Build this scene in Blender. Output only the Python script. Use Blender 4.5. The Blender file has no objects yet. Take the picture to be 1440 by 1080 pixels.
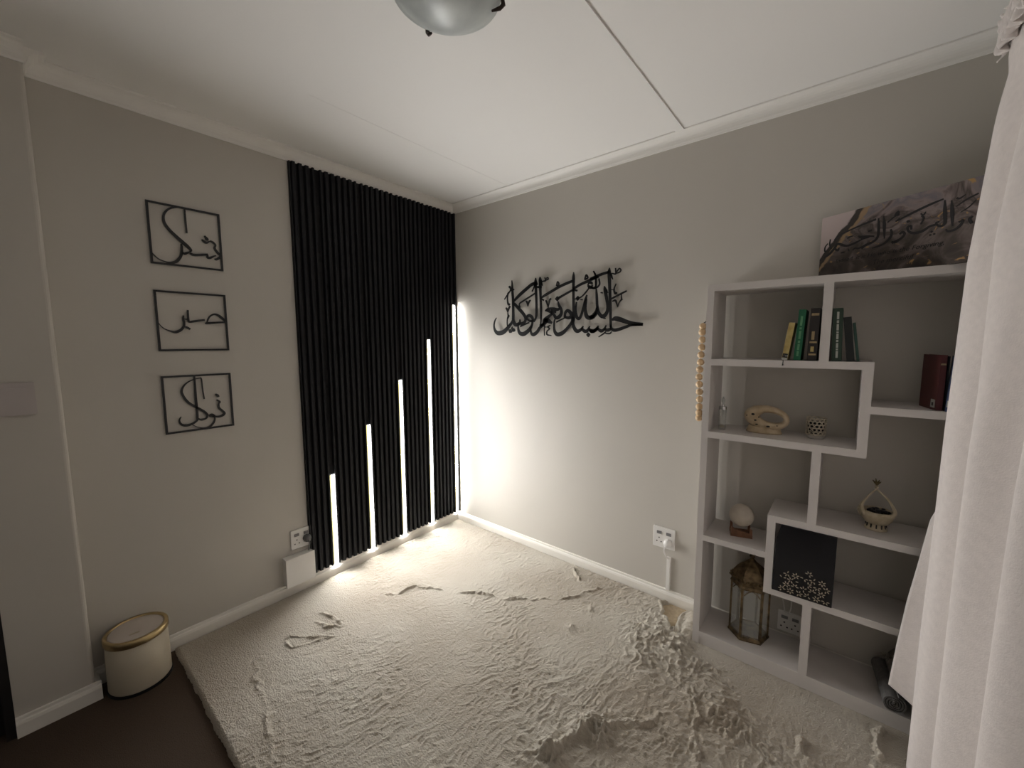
import bpy, bmesh, math, random
import numpy as np
from mathutils import Vector, Matrix
C = bpy.context.scene
COL = C.collection
PI = math.pi
random.seed(7)

# ------------------------------------------------------------------ camera
cam_d = bpy.data.cameras.new('camera'); cam = bpy.data.objects.new('camera', cam_d); COL.objects.link(cam)
cam_d.sensor_width = 36; cam_d.lens = 568.8168/1440*36; cam_d.clip_start = 0.02; cam_d.clip_end = 60
yaw, pitch, roll = 0.6893, 0.1016, -0.0039
f = Vector((-math.sin(yaw)*math.cos(pitch), math.cos(yaw)*math.cos(pitch), -math.sin(pitch)))
r = Vector((math.cos(yaw), math.sin(yaw), 0)); u = r.cross(f)
r2 = r*math.cos(roll)+u*math.sin(roll); u2 = -r*math.sin(roll)+u*math.cos(roll)
M = Matrix((r2, u2, -f)).transposed().to_4x4(); M.translation = (2.4096, -2.2147, 1.4597)
cam.matrix_world = M
C.camera = cam
# ------------------------------------------------------------------ light and exposure
w = bpy.data.worlds.new('world'); C.world = w; w.use_nodes = True
w.node_tree.nodes['Background'].inputs[0].default_value = (1.0, 0.95, 0.90, 1)
w.node_tree.nodes['Background'].inputs[1].default_value = 0.07
C.view_settings.view_transform = 'Standard'; C.view_settings.look = 'None'
C.view_settings.gamma = 1; C.view_settings.use_curve_mapping = False
C.view_settings.exposure = 0.40
LED_POWER = 98.0
LED_COL = (1.0, 0.985, 0.965)

# ------------------------------------------------------------------ materials
def mat(name, col, rough=0.6, metal=0.0, var=0.0, vscale=8.0, bump=0.0, bscale=60.0, bdist=0.002, col2=None, **kw):
    m = bpy.data.materials.new(name); m.use_nodes = True
    nt = m.node_tree; N = nt.nodes; L = nt.links; b = N['Principled BSDF']
    b.inputs['Base Color'].default_value = (*col, 1); b.inputs['Roughness'].default_value = rough; b.inputs['Metallic'].default_value = metal
    for k, v in kw.items():
        b.inputs[k.replace('_', ' ')].default_value = v
    tc = N.new('ShaderNodeTexCoord')
    if var or col2:
        n = N.new('ShaderNodeTexNoise'); n.inputs['Scale'].default_value = vscale; n.inputs['Detail'].default_value = 4
        L.new(tc.outputs['Object'], n.inputs['Vector'])
        cr = N.new('ShaderNodeValToRGB'); cr.color_ramp.elements[0].position = .3; cr.color_ramp.elements[1].position = .7
        c2 = col2 or tuple(max(0, c*(1-var)) for c in col)
        cr.color_ramp.elements[0].color = (*c2, 1); cr.color_ramp.elements[1].color = (*col, 1)
        L.new(n.outputs[0], cr.inputs[0]); L.new(cr.outputs[0], b.inputs['Base Color'])
    if bump:
        n2 = N.new('ShaderNodeTexNoise'); n2.inputs['Scale'].default_value = bscale; n2.inputs['Detail'].default_value = 3
        L.new(tc.outputs['Object'], n2.inputs['Vector'])
        bp = N.new('ShaderNodeBump'); bp.inputs['Strength'].default_value = bump; bp.inputs['Distance'].default_value = bdist
        L.new(n2.outputs[0], bp.inputs['Height']); L.new(bp.outputs[0], b.inputs['Normal'])
    return m
def emis(name, col, s):
    m = bpy.data.materials.new(name); m.use_nodes = True
    b = m.node_tree.nodes['Principled BSDF']
    b.inputs['Base Color'].default_value = (*col, 1)
    b.inputs['Emission Color'].default_value = (*col, 1); b.inputs['Emission Strength'].default_value = s
    return m
M_wall = mat('wall_paint', (.56, .53, .48), .55, var=.03, vscale=2, bump=.35, bscale=7, bdist=.005)
M_ceil = mat('ceiling_paint', (.85, .835, .81), .6, bump=.15, bscale=120, bdist=.001)
M_trim = mat('cornice_white', (.84, .82, .78), .5, var=.02)
M_base = mat('baseboard_white', (.82, .79, .73), .4, var=.03)
M_floor = mat('brown_carpet', (.075, .048, .030), .95, var=.35, vscale=260, bump=.6, bscale=300, bdist=.004)
M_rug = mat('rug_pile', (.50, .46, .385), .9, col2=(.355, .30, .23), vscale=1.7, bump=.8, bscale=170, bdist=.006)  # darker second colour paints in the shading of the brushed pile
M_rug.node_tree.nodes['Principled BSDF'].inputs['Sheen Weight'].default_value = .25
M_slat = mat('charcoal_slat', (.012, .0123, .0145), .6, var=.1, Specular_IOR_Level=.25)
M_back = mat('black_backing', (.004, .004, .005), .8, var=.1)
M_led = emis('led_diffuser', LED_COL, LED_POWER)
M_led5 = emis('led_diffuser_corner', LED_COL, LED_POWER*.55)
M_ledy = emis('led_yellow_edge', (1.0, .90, .36), 1.15); M_ledy.node_tree.nodes['Principled BSDF'].inputs['Base Color'].default_value = (.03, .025, .01, 1)
M_black = mat('black_metal', (.008, .008, .009), .4, var=.1)
M_shelf = mat('shelf_laminate', (.64, .605, .58), .45, var=.03, vscale=5)
M_plast = mat('white_plastic', (.80, .78, .75), .35, var=.02)
M_plast2 = mat('grey_plug', (.10, .10, .10), .5, var=.1)
M_switchm = mat('beige_plastic', (.50, .455, .44), .35, var=.03)
M_dark = mat('socket_hole', (.02, .02, .02), .6, var=.1)
M_rock = mat('grey_rocker', (.22, .21, .21), .4, var=.1)
M_curt = mat('curtain_cloth', (.73, .67, .64), .9, var=.08, vscale=60, bump=.4, bscale=260, bdist=.002)
M_gold = mat('gold_metal', (.62, .48, .26), .3, 1.0, var=.15, vscale=30)
M_gold2 = mat('antique_brass', (.24, .17, .09), .42, .75, col2=(.07, .05, .03), vscale=45, bump=.5, bscale=90)
M_cream = mat('cream_bin', (.56, .50, .39), .5, bump=.4, bscale=200, bdist=.001)
M_creamlid = mat('cream_lid', (.60, .53, .47), .4, var=.02)
M_glass = mat('clear_glass', (.95, .97, .96), .03, Transmission_Weight=1.0, IOR=1.45)
M_thin = mat('lantern_glass', (.85, .88, .85), .05, Alpha=.18)
M_bowl = mat('frosted_glass', (.66, .70, .68), .35, col2=(.50, .53, .525), vscale=11, Transmission_Weight=.25)
M_bronze = mat('dark_bronze', (.035, .022, .016), .4, .6, var=.2)
M_ceram = mat('beige_ceramic', (.60, .49, .34), .4, col2=(.40, .30, .18), vscale=30, bump=.3, bscale=60)
M_burn = mat('pale_ceramic', (.58, .51, .38), .45, col2=(.40, .33, .21), vscale=40, bump=.3, bscale=60)
M_stone = mat('black_stones', (.012, .010, .012), .3, var=.2)
M_moon = mat('moon_sphere', (.62, .56, .47), .5, col2=(.52, .46, .385), vscale=20, bump=.4, bscale=30)
M_wood = mat('reddish_wood', (.26, .12, .06), .45, col2=(.14, .06, .03), vscale=40)
M_bead = mat('bead_wood', (.72, .52, .31), .4, col2=(.62, .42, .23), vscale=40)
M_cord = mat('cotton_cord', (.55, .45, .32), .9, var=.1)
M_grey = mat('grey_mat', (.16, .155, .15), .95, var=.3, vscale=80, bump=.5, bscale=200)
M_grey2 = mat('grey_cloth', (.20, .185, .165), .95, var=.2, vscale=60, bump=.5, bscale=200)
M_tass = mat('pale_tassel', (.36, .33, .28), .9, var=.1)
M_page = mat('paper_pages', (.62, .57, .47), .9, var=.15, vscale=150)
M_dkwood = mat('dark_door', (.012, .010, .010), .5, var=.3)
M_lead = mat('canvas_ink', (.006, .005, .005), .6, var=.1)
M_board = mat('black_gloss_board', (.006, .006, .008), .22, col2=(.012, .013, .018), vscale=9)
M_petal = mat('pale_gold_petal', (.42, .36, .27), .5, var=.2)

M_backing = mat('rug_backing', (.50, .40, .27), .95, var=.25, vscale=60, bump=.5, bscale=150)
# brushed-pile streaks as fine relief on the rug
def streaks():
    nt = M_rug.node_tree; N = nt.nodes; L = nt.links; b = N['Principled BSDF']
    tc = [n for n in N if n.type == 'TEX_COORD'][0]; old = [n for n in N if n.type == 'BUMP'][0]
    mp = N.new('ShaderNodeMapping'); mp.inputs['Rotation'].default_value = (0, 0, -1.32); mp.inputs['Scale'].default_value = (45, 150, 60)
    nz = N.new('ShaderNodeTexNoise'); nz.inputs['Scale'].default_value = 1; nz.inputs['Detail'].default_value = 4; nz.inputs['Distortion'].default_value = 1.2
    bp = N.new('ShaderNodeBump'); bp.inputs['Strength'].default_value = .6; bp.inputs['Distance'].default_value = .006
    L.new(tc.outputs['Object'], mp.inputs[0]); L.new(mp.outputs[0], nz.inputs['Vector']); L.new(nz.outputs[0], bp.inputs['Height'])
    L.new(old.outputs[0], bp.inputs['Normal']); L.new(bp.outputs[0], b.inputs['Normal'])
streaks()

# ------------------------------------------------------------------ mesh helpers
def link(name, me, m, parent=None, smooth=False):
    o = bpy.data.objects.new(name, me); COL.objects.link(o)
    if m is not None:
        for k in (m if isinstance(m, (list, tuple)) else [m]): me.materials.append(k)
    if parent is not None: o.parent = parent
    if smooth:
        for p in me.polygons: p.use_smooth = True
    return o
def obj(name, bm, m, parent=None, smooth=False, bevel=0):
    if bevel:
        bmesh.ops.bevel(bm, geom=[e for e in bm.edges if len(e.link_faces) == 2 and e.calc_face_angle(0) > .6], offset=bevel, segments=2, affect='EDGES', profile=.5)
    me = bpy.data.meshes.new(name); bm.normal_update(); bm.to_mesh(me); bm.free()
    return link(name, me, m, parent, smooth)
def pyobj(name, vs, fs, m, parent=None, smooth=False):
    me = bpy.data.meshes.new(name); me.from_pydata(vs, [], fs); me.update()
    return link(name, me, m, parent, smooth)
def tag(o, label, cat, group=None, kind=None):
    o['label'] = label; o['category'] = cat
    if group: o['group'] = group
    if kind: o['kind'] = kind
    return o
def thing(name, label, cat, loc=(0, 0, 0), rz=0, group=None):
    o = bpy.data.objects.new(name, None); COL.objects.link(o); o.empty_display_size = .05
    o.location = loc; o.rotation_euler = (0, 0, rz)
    return tag(o, label, cat, group)
def struct(o):
    o['kind'] = 'structure'; return o
def nb(): return bmesh.new()
def box(bm, x0, x1, y0, y1, z0, z1):
    v = [bm.verts.new((x, y, z)) for x in (x0, x1) for y in (y0, y1) for z in (z0, z1)]
    for q in ((0, 1, 3, 2), (4, 6, 7, 5), (0, 4, 5, 1), (2, 3, 7, 6), (0, 2, 6, 4), (1, 5, 7, 3)):
        bm.faces.new([v[i] for i in q])
    return bm
def bx(*a): return box(nb(), *a)
def hexa(bm, pts):   # 8 points: bottom 4 ccw, top 4 ccw
    v = [bm.verts.new(p) for p in pts]
    for q in ((3, 2, 1, 0), (4, 5, 6, 7), (0, 1, 5, 4), (1, 2, 6, 5), (2, 3, 7, 6), (3, 0, 4, 7)):
        bm.faces.new([v[i] for i in q])
    return bm
def lathe(bm, prof, n=32, cx=0, cy=0, close=True, a0=0.0):
    rings = []
    for (rr, z) in prof:
        if rr < 1e-6: rings.append([bm.verts.new((cx, cy, z))])
        else: rings.append([bm.verts.new((cx+rr*math.cos(a0+2*PI*i/n), cy+rr*math.sin(a0+2*PI*i/n), z)) for i in range(n)])
    for a, b in zip(rings, rings[1:]):
        for i in range(n):
            j = (i+1) % n
            if len(a) == 1 and len(b) == 1: continue
            if len(a) == 1: bm.faces.new((a[0], b[j], b[i]))
            elif len(b) == 1: bm.faces.new((a[i], a[j], b[0]))
            else: bm.faces.new((a[i], a[j], b[j], b[i]))
    return bm
def tube(bm, pts, rad, n=8, closed=False, flat=None):
    pts = [Vector(p) for p in pts]; m = len(pts); rings = []
    up = Vector((0, 0, 1)); prev = None
    for i, p in enumerate(pts):
        a = pts[(i-1) % m] if (closed or i > 0) else p
        b = pts[(i+1) % m] if (closed or i < m-1) else p
        t = (b-a).normalized()
        if prev is None:
            s = t.cross(up)
            if s.length < .05: s = t.cross(Vector((1, 0, 0)))
        else:
            s = prev - t*prev.dot(t)
        s.normalize(); prev = s; q = t.cross(s)
        rr = rad[i] if isinstance(rad, (list, tuple)) else rad
        rings.append([bm.verts.new(p+s*math.cos(2*PI*k/n)*rr+q*math.sin(2*PI*k/n)*rr*(flat or 1)) for k in range(n)])
    for i in range(m if closed else m-1):
        a = rings[i]; b = rings[(i+1) % m]
        for k in range(n): bm.faces.new((a[k], a[(k+1) % n], b[(k+1) % n], b[k]))
    if not closed:
        bm.faces.new(rings[0][::-1]); bm.faces.new(rings[-1])
    return bm
def sphere(bm, c, rr, n=16, m=10, sz=1):
    prof = [(rr*math.sin(PI*i/m) if 0 < i < m else 0, -rr*sz*math.cos(PI*i/m)+c[2]) for i in range(m+1)]
    return lathe(bm, prof, n, c[0], c[1])
def spline(p, sub=5):
    """Catmull-Rom through (a, b, w) points"""
    out = []
    P = [np.array(p[0], float)*2-np.array(p[1], float)] + [np.array(q, float) for q in p] + [np.array(p[-1], float)*2-np.array(p[-2], float)]
    for i in range(1, len(P)-2):
        for k in range(sub):
            t = k/sub
            v = .5*((2*P[i])+(-P[i-1]+P[i+1])*t+(2*P[i-1]-5*P[i]+4*P[i+1]-P[i+2])*t*t+(-P[i-1]+3*P[i]-3*P[i+1]+P[i+2])*t**3)
            out.append(v)
    out.append(P[-2]); return out
def ribbon(bm, pts, frame, d0, d1, sub=5):
    """a cut-metal letter stroke: pts (a, b, width) in mm, frame maps (a, b, depth) to a point"""
    s = spline(pts, sub); n = len(s); R = []
    for i in range(n):
        a = s[max(0, i-1)]; b = s[min(n-1, i+1)]; t = b[:2]-a[:2]; l = np.hypot(*t) or 1; t = t/l
        nrm = np.array([-t[1], t[0]]); h = max(.6, s[i][2])*.5
        e = 0
        if i == 0: e = -h*.3
        if i == n-1: e = h*.3
        c = s[i][:2]+t*e
        L, Rr = c+nrm*h, c-nrm*h
        R.append([bm.verts.new(frame(L[0]/1000, L[1]/1000, d0)), bm.verts.new(frame(L[0]/1000, L[1]/1000, d1)),
                  bm.verts.new(frame(Rr[0]/1000, Rr[1]/1000, d1)), bm.verts.new(frame(Rr[0]/1000, Rr[1]/1000, d0))])
    for a, b in zip(R, R[1:]):
        for k in range(4): bm.faces.new((a[k], a[(k+1) % 4], b[(k+1) % 4], b[k]))
    bm.faces.new(R[0][::-1]); bm.faces.new(R[-1])
    return bm
def prism(bm, poly, axis, a, b):
    """extrude a 2D polygon; axis 'x': poly=(y,z); 'y': poly=(x,z); 'z': poly=(x,y)"""
    def P(q, t): return {'x': (t, q[0], q[1]), 'y': (q[0], t, q[1]), 'z': (q[0], q[1], t)}[axis]
    A = [bm.verts.new(P(q, a)) for q in poly]; B = [bm.verts.new(P(q, b)) for q in poly]
    n = len(poly)
    for i in range(n): bm.faces.new((A[i], A[(i+1) % n], B[(i+1) % n], B[i]))
    bm.faces.new(A[::-1]); bm.faces.new(B)
    bmesh.ops.recalc_face_normals(bm, faces=bm.faces[:])
    return bm

# ------------------------------------------------------------------ setting
CZ = 2.505; WX = 2.86; YB = -3.4
struct(obj('floor', bx(-.5, WX+.15, YB, .15, -.12, 0), M_floor))
# ceiling with the recessed board joint near the slat wall
struct(obj('ceiling', bx(-.5, WX+.15, YB, .15, CZ, CZ+.12), M_ceil))
struct(obj('trim_1', bx(1.688, 1.728, YB, -.045, CZ-.006, CZ), M_ceil, bevel=.0025))      # cover strip over the ceiling board joint
struct(obj('trim_2', bx(.5905, .5945, -1.35, -.045, CZ-.0012, CZ), M_ceil))               # hairline joint
struct(obj('wall_right', bx(-.15, WX+.15, 0, .15, 0, CZ), M_wall))
struct(obj('wall_left', bx(-.15, 0, -2.14, 0, 0, CZ), M_wall))
b = bx(-.15, .105, -2.335, -2.125, 0, CZ)
bmesh.ops.bevel(b, geom=[e for e in b.edges if all(abs(v.co.x-.105) < 1e-4 and abs(v.co.y+2.125) < 1e-4 for v in e.verts)], offset=.014, segments=4, affect='EDGES', profile=.5)
struct(obj('wall_entrance', b, M_wall, smooth=False))
# window wall: opening behind the curtain
b = nb()
box(b, WX, WX+.15, -1.05, .0, 0, CZ); box(b, WX, WX+.15, YB, -2.65, 0, CZ)
box(b, WX, WX+.15, -2.65, -1.05, 0, .95); box(b, WX, WX+.15, -2.65, -1.05, 2.15, CZ)
struct(obj('wall_window', b, M_wall))
b = nb()      # unseen wall behind the camera; doorway opening added to let in world fill light
box(b, -.15, .45, YB-.12, YB, 0, CZ); box(b, 1.45, WX+.15, YB-.12, YB, 0, CZ); box(b, .45, 1.45, YB-.12, YB, 2.1, CZ)
struct(obj('wall_back', b, M_wall))
wf = nb()
for a in ((-2.65, -2.61), (-1.87, -1.83), (-1.09, -1.05)): box(wf, WX+.05, WX+.09, a[0], a[1], .95, 2.15)
for a in ((.95, .99), (2.11, 2.15)): box(wf, WX+.05, WX+.09, -2.65, -1.05, a[0], a[1])
win = struct(obj('window_1', wf, M_plast))
obj('window_pane', bx(WX+.067, WX+.071, -2.61, -1.09, .99, 2.11), M_glass, win)
# cornices: cove profile (distance from wall, height)
cove = [(0, 2.447), (.006, 2.447), (.008, 2.455)] + [(.010+.040*(1-math.cos(t*PI/2)), 2.457+.040*math.sin(t*PI/2)) for t in [i/6 for i in range(7)]] + [(.054, 2.499), (.054, CZ), (0, CZ)]
struct(obj('trim_3', prism(nb(), [(-d, z) for d, z in cove], 'x', 0, WX), M_trim))
struct(obj('trim_4', prism(nb(), [(d, z) for d, z in cove], 'y', -2.125, 0), M_trim))
struct(obj('trim_5', prism(nb(), [(.105+d, z) for d, z in cove], 'y', -2.335, -2.122), M_trim))
struct(obj('trim_6', prism(nb(), [(-2.125+d, z) for d, z in cove], 'x', 0, .108), M_trim))
bp = [(0, 0), (.016, 0), (.016, .050), (.013, .060), (.009, .064), (.008, .074), (0, .076)]
struct(obj('baseboard_right', prism(nb(), [(-d, z) for d, z in bp], 'x', 0, WX), M_base))
struct(obj('baseboard_left', prism(nb(), [(d, z) for d, z in bp], 'y', -2.125, 0), M_base))
bb2 = nb(); prism(bb2, [(.105+d, z) for d, z in bp], 'y', -2.335, -2.109); prism(bb2, [(-2.125+d, z) for d, z in bp], 'x', .02, .1049)
struct(obj('baseboard_entrance', bb2, M_base))
b = nb(); tube(b, [(v[0], .0002, v[1]) for v in spline([(.03, 1.772, 1), (.068, 1.778, 1), (.166, 1.79, 1), (.268, 1.778, 1), (.343, 1.762, 1), (.413, 1.737, 1), (.508, 1.697, 1), (.56, 1.62, 1), (.575, 1.52, 1)], 6)], .0012, 5)
struct(obj('plaster_crack', b, M_wall))
# dark doorway past the entrance wall
dr = struct(obj('door_1', bx(.02, .062, -3.2, -2.36, .005, 2.05), M_dkwood, bevel=.003))
obj('door_panel', bx(.058, .068, -3.08, -2.48, 1.15, 1.92), M_dkwood, dr, bevel=.003)
obj('door_panel', bx(.058, .068, -3.08, -2.48, .18, 1.0), M_dkwood, dr, bevel=.003)
struct(obj('trim_7', bx(-.02, .11, -2.36, -2.335, 0, 2.1), M_dkwood))
struct(obj('wall_door', bx(-.15, .02, YB, -2.335, 0, CZ), M_wall))

# ------------------------------------------------------------------ rug (one piece, high pile, rucked near the bookcase)
TAB = np.random.RandomState(3).rand(256, 256)
def vn(x, y, s=0):
    x = x+s*17.3; y = y+s*9.7
    xi = np.floor(x).astype(int); yi = np.floor(y).astype(int); fx = x-xi; fy = y-yi
    fx = fx*fx*(3-2*fx); fy = fy*fy*(3-2*fy)
    a = TAB[xi % 256, yi % 256]; b_ = TAB[(xi+1) % 256, yi % 256]; c = TAB[xi % 256, (yi+1) % 256]; d = TAB[(xi+1) % 256, (yi+1) % 256]
    return (a*(1-fx)+b_*fx)*(1-fy)+(c*(1-fx)+d*fx)*fy
def fbm(x, y, s, o=3):
    t = 0; a = .5; 
    for k in range(o): t = t+a*vn(x*2**k, y*2**k, s+k); a *= .5
    return t/(1-.5**o)
def seg_dist(X, Y, line):
    D = np.full(X.shape, 9.); T = np.zeros(X.shape); n = len(line)-1
    for i in range(n):
        ax, ay = line[i]; bx_, by = line[i+1]; dx, dy = bx_-ax, by-ay
        t = np.clip(((X-ax)*dx+(Y-ay)*dy)/(dx*dx+dy*dy), 0, 1)
        d = np.hypot(X-ax-t*dx, Y-ay-t*dy); m = d < D
        D = np.where(m, d, D); T = np.where(m, (i+t)/n, T)
    return D, T
def in_poly(X, Y, P):
    ins = np.zeros(X.shape, bool); n = len(P)
    for i in range(n):
        x1, y1 = P[i]; x2, y2 = P[(i+1) % n]
        c = ((y1 > Y) != (y2 > Y)) & (X < (x2-x1)*(Y-y1)/((y2-y1) or 1e-9)+x1)
        ins ^= c
    return ins
RA = [(.475, -1.051), (.44, -.996), (.50, -.946), (.505, -.835), (.683, -.737), (.846, -.631), (.997, -.584), (1.133, -.491), (1.269, -.364), (1.358, -.188), (1.48, -.03)]
RB = [(.391, -1.515), (.375, -1.474), (.461, -1.415), (.538, -1.341), (.503, -1.435), (.454, -1.506), (.391, -1.515)]
RB2 = [(.28, -1.373), (.311, -1.309), (.403, -1.273), (.499, -1.268), (.468, -1.318), (.36, -1.357), (.28, -1.373)]
RC = [(.497, -.838), (.515, -1.076), (.696, -1.245), (.781, -1.43), (.888, -1.608)]
RL = [(.416, -1.558), (.415, -1.637), (.536, -1.682), (.716, -1.706), (.835, -1.731), (.978, -1.767)]
RE = [(1.62, -1.20), (1.698, -1.126), (1.73, -1.029), (1.743, -.979), (1.807, -.901), (1.907, -.819), (1.966, -.717), (2.058, -.721)]
RV = [(2.0, -.528), (2.045, -.64), (2.068, -.74), (2.10, -.86)]
RF = [[(2.586, -.262), (2.581, -.361), (2.572, -.459), (2.60, -.62)], [(2.365, -.503), (2.364, -.572), (2.402, -.604)], [(1.164, -.086), (1.19, -.12), (1.247, -.168)]]
BUMPS = [(1.432, -.358, .020, .007), (1.418, -.548, .028, .007), (1.155, -.075, .018, .009), (1.215, -.13, .02, .010), (1.69, -1.14, .035, .018), (1.775, -.97, .05, .02)]
NOTCH = [(1.70, .02), (1.735, -.03), (1.705, -.055), (1.735, -.10), (1.742, -.155), (1.775, -.165), (1.800, -.215), (1.822, -.228), (1.818, -.17), (1.812, -.10), (1.825, -.06), (1.862, -.035), (1.90, -.04), (1.90, .02)]
def rug_height(X, Y):
    wx = X+.05*(vn(X*7, Y*7, 5)-.5)+.02*(vn(X*22, Y*22, 6)-.5); wy = Y+.05*(vn(X*7, Y*7, 8)-.5)+.02*(vn(X*22, Y*22, 9)-.5)
    c, s = math.cos(1.32), math.sin(1.32)
    al = wx*c+wy*s; ac = -wx*s+wy*c
    fur = 1-np.abs(2*vn(al*22, ac*52, 11)-1)
    fur2 = 1-np.abs(2*vn(al*45, ac*95, 12)-1)
    rough = .35+.9*np.clip((fbm(X*2.0, Y*2.0, 20)-.35)*2.5, 0, 1)
    smooth_r = np.clip((X-1.85-.35*(-Y-.2))/.12, 0, 1)*np.clip((Y+.62)/.2, 0, 1)      # brushed flat along the bookcase
    smooth_l = np.clip((-.95-Y)/.25, 0, 1)*np.clip((.75-X)/.35, 0, 1)
    rough = rough*(1-.75*smooth_r)*(1-.6*smooth_l)
    H = .013+.006*fbm(X*4, Y*4, 1)+rough*(.0034*fur**2+.0026*fur2**2)+.0012*vn(X*160, Y*160, 30)
    jx = X+.026*(vn(X*28, Y*28, 41)-.5)+.012*(vn(X*70, Y*70, 43)-.5); jy = Y+.026*(vn(X*28, Y*28, 42)-.5)+.012*(vn(X*70, Y*70, 44)-.5)
    def ridge(line, wdt, h, groove=0.0):
        D, T = seg_dist(jx, jy, line)
        m = np.clip(np.minimum(T, 1-T)*8+.2, 0, 1)*np.clip(1.9*vn(T*0+X*26, Y*22, 50)-.25, 0.08, 1.4)
        return (h*np.exp(-(D/wdt)**2)-groove*np.exp(-((D-wdt*2)/wdt)**2))*m
    H = H+ridge(RA, .008, .008, .001)+ridge(RB, .006, .006, .001)+ridge(RB2, .007, .008, .001)+ridge(RC, .014, .003)+ridge(RL, .008, .004, .001)
    H = H+ridge(RE, .010, .015, .005)+ridge(RV, .007, .011, .004)
    for q in RF: H = H+ridge(q, .008, .016, .003)
    # rucked band
    D, T = seg_dist(X, Y, [(1.80, -.25), (1.93, -.42), (2.12, -.58), (2.27, -.72), (2.40, -.95)])
    band = np.exp(-(D/.10)**2)*(.55+.45*np.clip(1-T, 0, 1))
    D2, T2 = seg_dist(X, Y, [(1.62, -1.2), (1.78, -.93), (2.05, -.78), (2.3, -.85)])
    band = np.maximum(band, .75*np.exp(-(D2/.07)**2))
    D3, T3 = seg_dist(X, Y, [(1.72, -.35), (1.80, -.55), (1.85, -.72)])
    band = np.maximum(band, .6*np.exp(-(D3/.08)**2))
    band = band*(.25+.95*np.clip((fbm(X*8, Y*8, 80)-.40)*4.5, 0, 1))
    rk = 1-np.abs(2*vn(wx*17+3*vn(X*12, Y*12, 60), wy*26, 61)-1); rk2 = 1-np.abs(2*vn(wx*40, wy*48, 62)-1)
    rk3 = 1-np.abs(2*vn(wx*34+2*vn(X*18, Y*18, 65), wy*42, 66)-1)
    H = H+band*(.015*rk**3+.018*rk3**3+.009*rk2**3-.006)
    for (x, y, rr, h) in BUMPS:
        d = np.hypot(X-x, Y-y)/rr
        H = H+h*np.exp(-d**2)*(.3+1.8*rk2**2)
    # curled lip standing against the side of the bookcase
    D, T = seg_dist(X, Y, [(1.868, -.07), (1.885, -.12), (1.885, -.20)])
    H = H+.024*np.exp(-(D/.032)**2)
    H = np.where(X > 1.905, np.where(Y > -.275, np.minimum(H, .0165), H), H)
    return H
x0, x1, y0, y1 = .017, 2.83, -1.858, -.0165
st = .0034
nx = int((x1-x0)/st); ny = int((y1-y0)/st)
gx, gy = np.meshgrid(np.linspace(x0, x1, nx), np.linspace(y0, y1, ny))
H = rug_height(gx, gy)
edge = np.minimum(np.minimum(gx-x0, x1-gx), np.minimum(gy-y0, y1-gy))
PX = gx+np.where(edge > .02, .0015*(vn(gx*200, gy*200, 70)-.5), 0); PY = gy.copy()
PY[0, :] += .006*(vn(gx[0]*18, gx[0]*0, 71)-.5)+.004*(vn(gx[0]*110, gx[0]*0, 72)-.5)
H = H*np.clip(edge/.014, 0, 1)**.45+.0008
hole = in_poly(gx+.008*(vn(gx*50, gy*50, 73)-.5), gy+.008*(vn(gx*50, gy*50, 74)-.5), NOTCH)
hd, _ = seg_dist(gx, gy, NOTCH+[NOTCH[0]])
H = np.where(hole, .0015, H*np.clip(.25+hd/.008, 0, 1)**.5+.006*np.exp(-((hd-.012)/.007)**2)*(gx < 1.95))
keep = ~(hole & (hd > .006))
idx = np.arange(nx*ny).reshape(ny, nx)
fk = keep[:-1, :-1] & keep[1:, :-1] & keep[:-1, 1:] & keep[1:, 1:]
quads = np.stack([idx[:-1, :-1][fk], idx[:-1, 1:][fk], idx[1:, 1:][fk], idx[1:, :-1][fk]], 1)
co = np.stack([PX, PY, H], 2).reshape(-1, 3)
used = np.zeros(len(co), bool); used[quads.ravel()] = True
remap = np.cumsum(used)-1; quads = remap[quads]; co = co[used]
me = bpy.data.meshes.new('rug'); me.vertices.add(len(co)); me.vertices.foreach_set('co', co.ravel())
me.loops.add(quads.size); me.loops.foreach_set('vertex_index', quads.ravel().astype(np.int32))
me.polygons.add(len(quads)); me.polygons.foreach_set('loop_start', (np.arange(len(quads))*4).astype(np.int32))
me.polygons.foreach_set('loop_total', np.full(len(quads), 4, np.int32)); me.update(calc_edges=True); me.validate()
rug = link('rug', me, M_rug, smooth=True)
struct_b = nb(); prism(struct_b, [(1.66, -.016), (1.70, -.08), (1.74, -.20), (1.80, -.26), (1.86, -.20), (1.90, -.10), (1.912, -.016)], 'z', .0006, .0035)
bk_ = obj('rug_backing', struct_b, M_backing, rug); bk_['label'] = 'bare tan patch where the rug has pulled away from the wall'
tag(rug, 'large cream shaggy rug covering the floor, rucked up beside the bookcase', 'rug')

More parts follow.
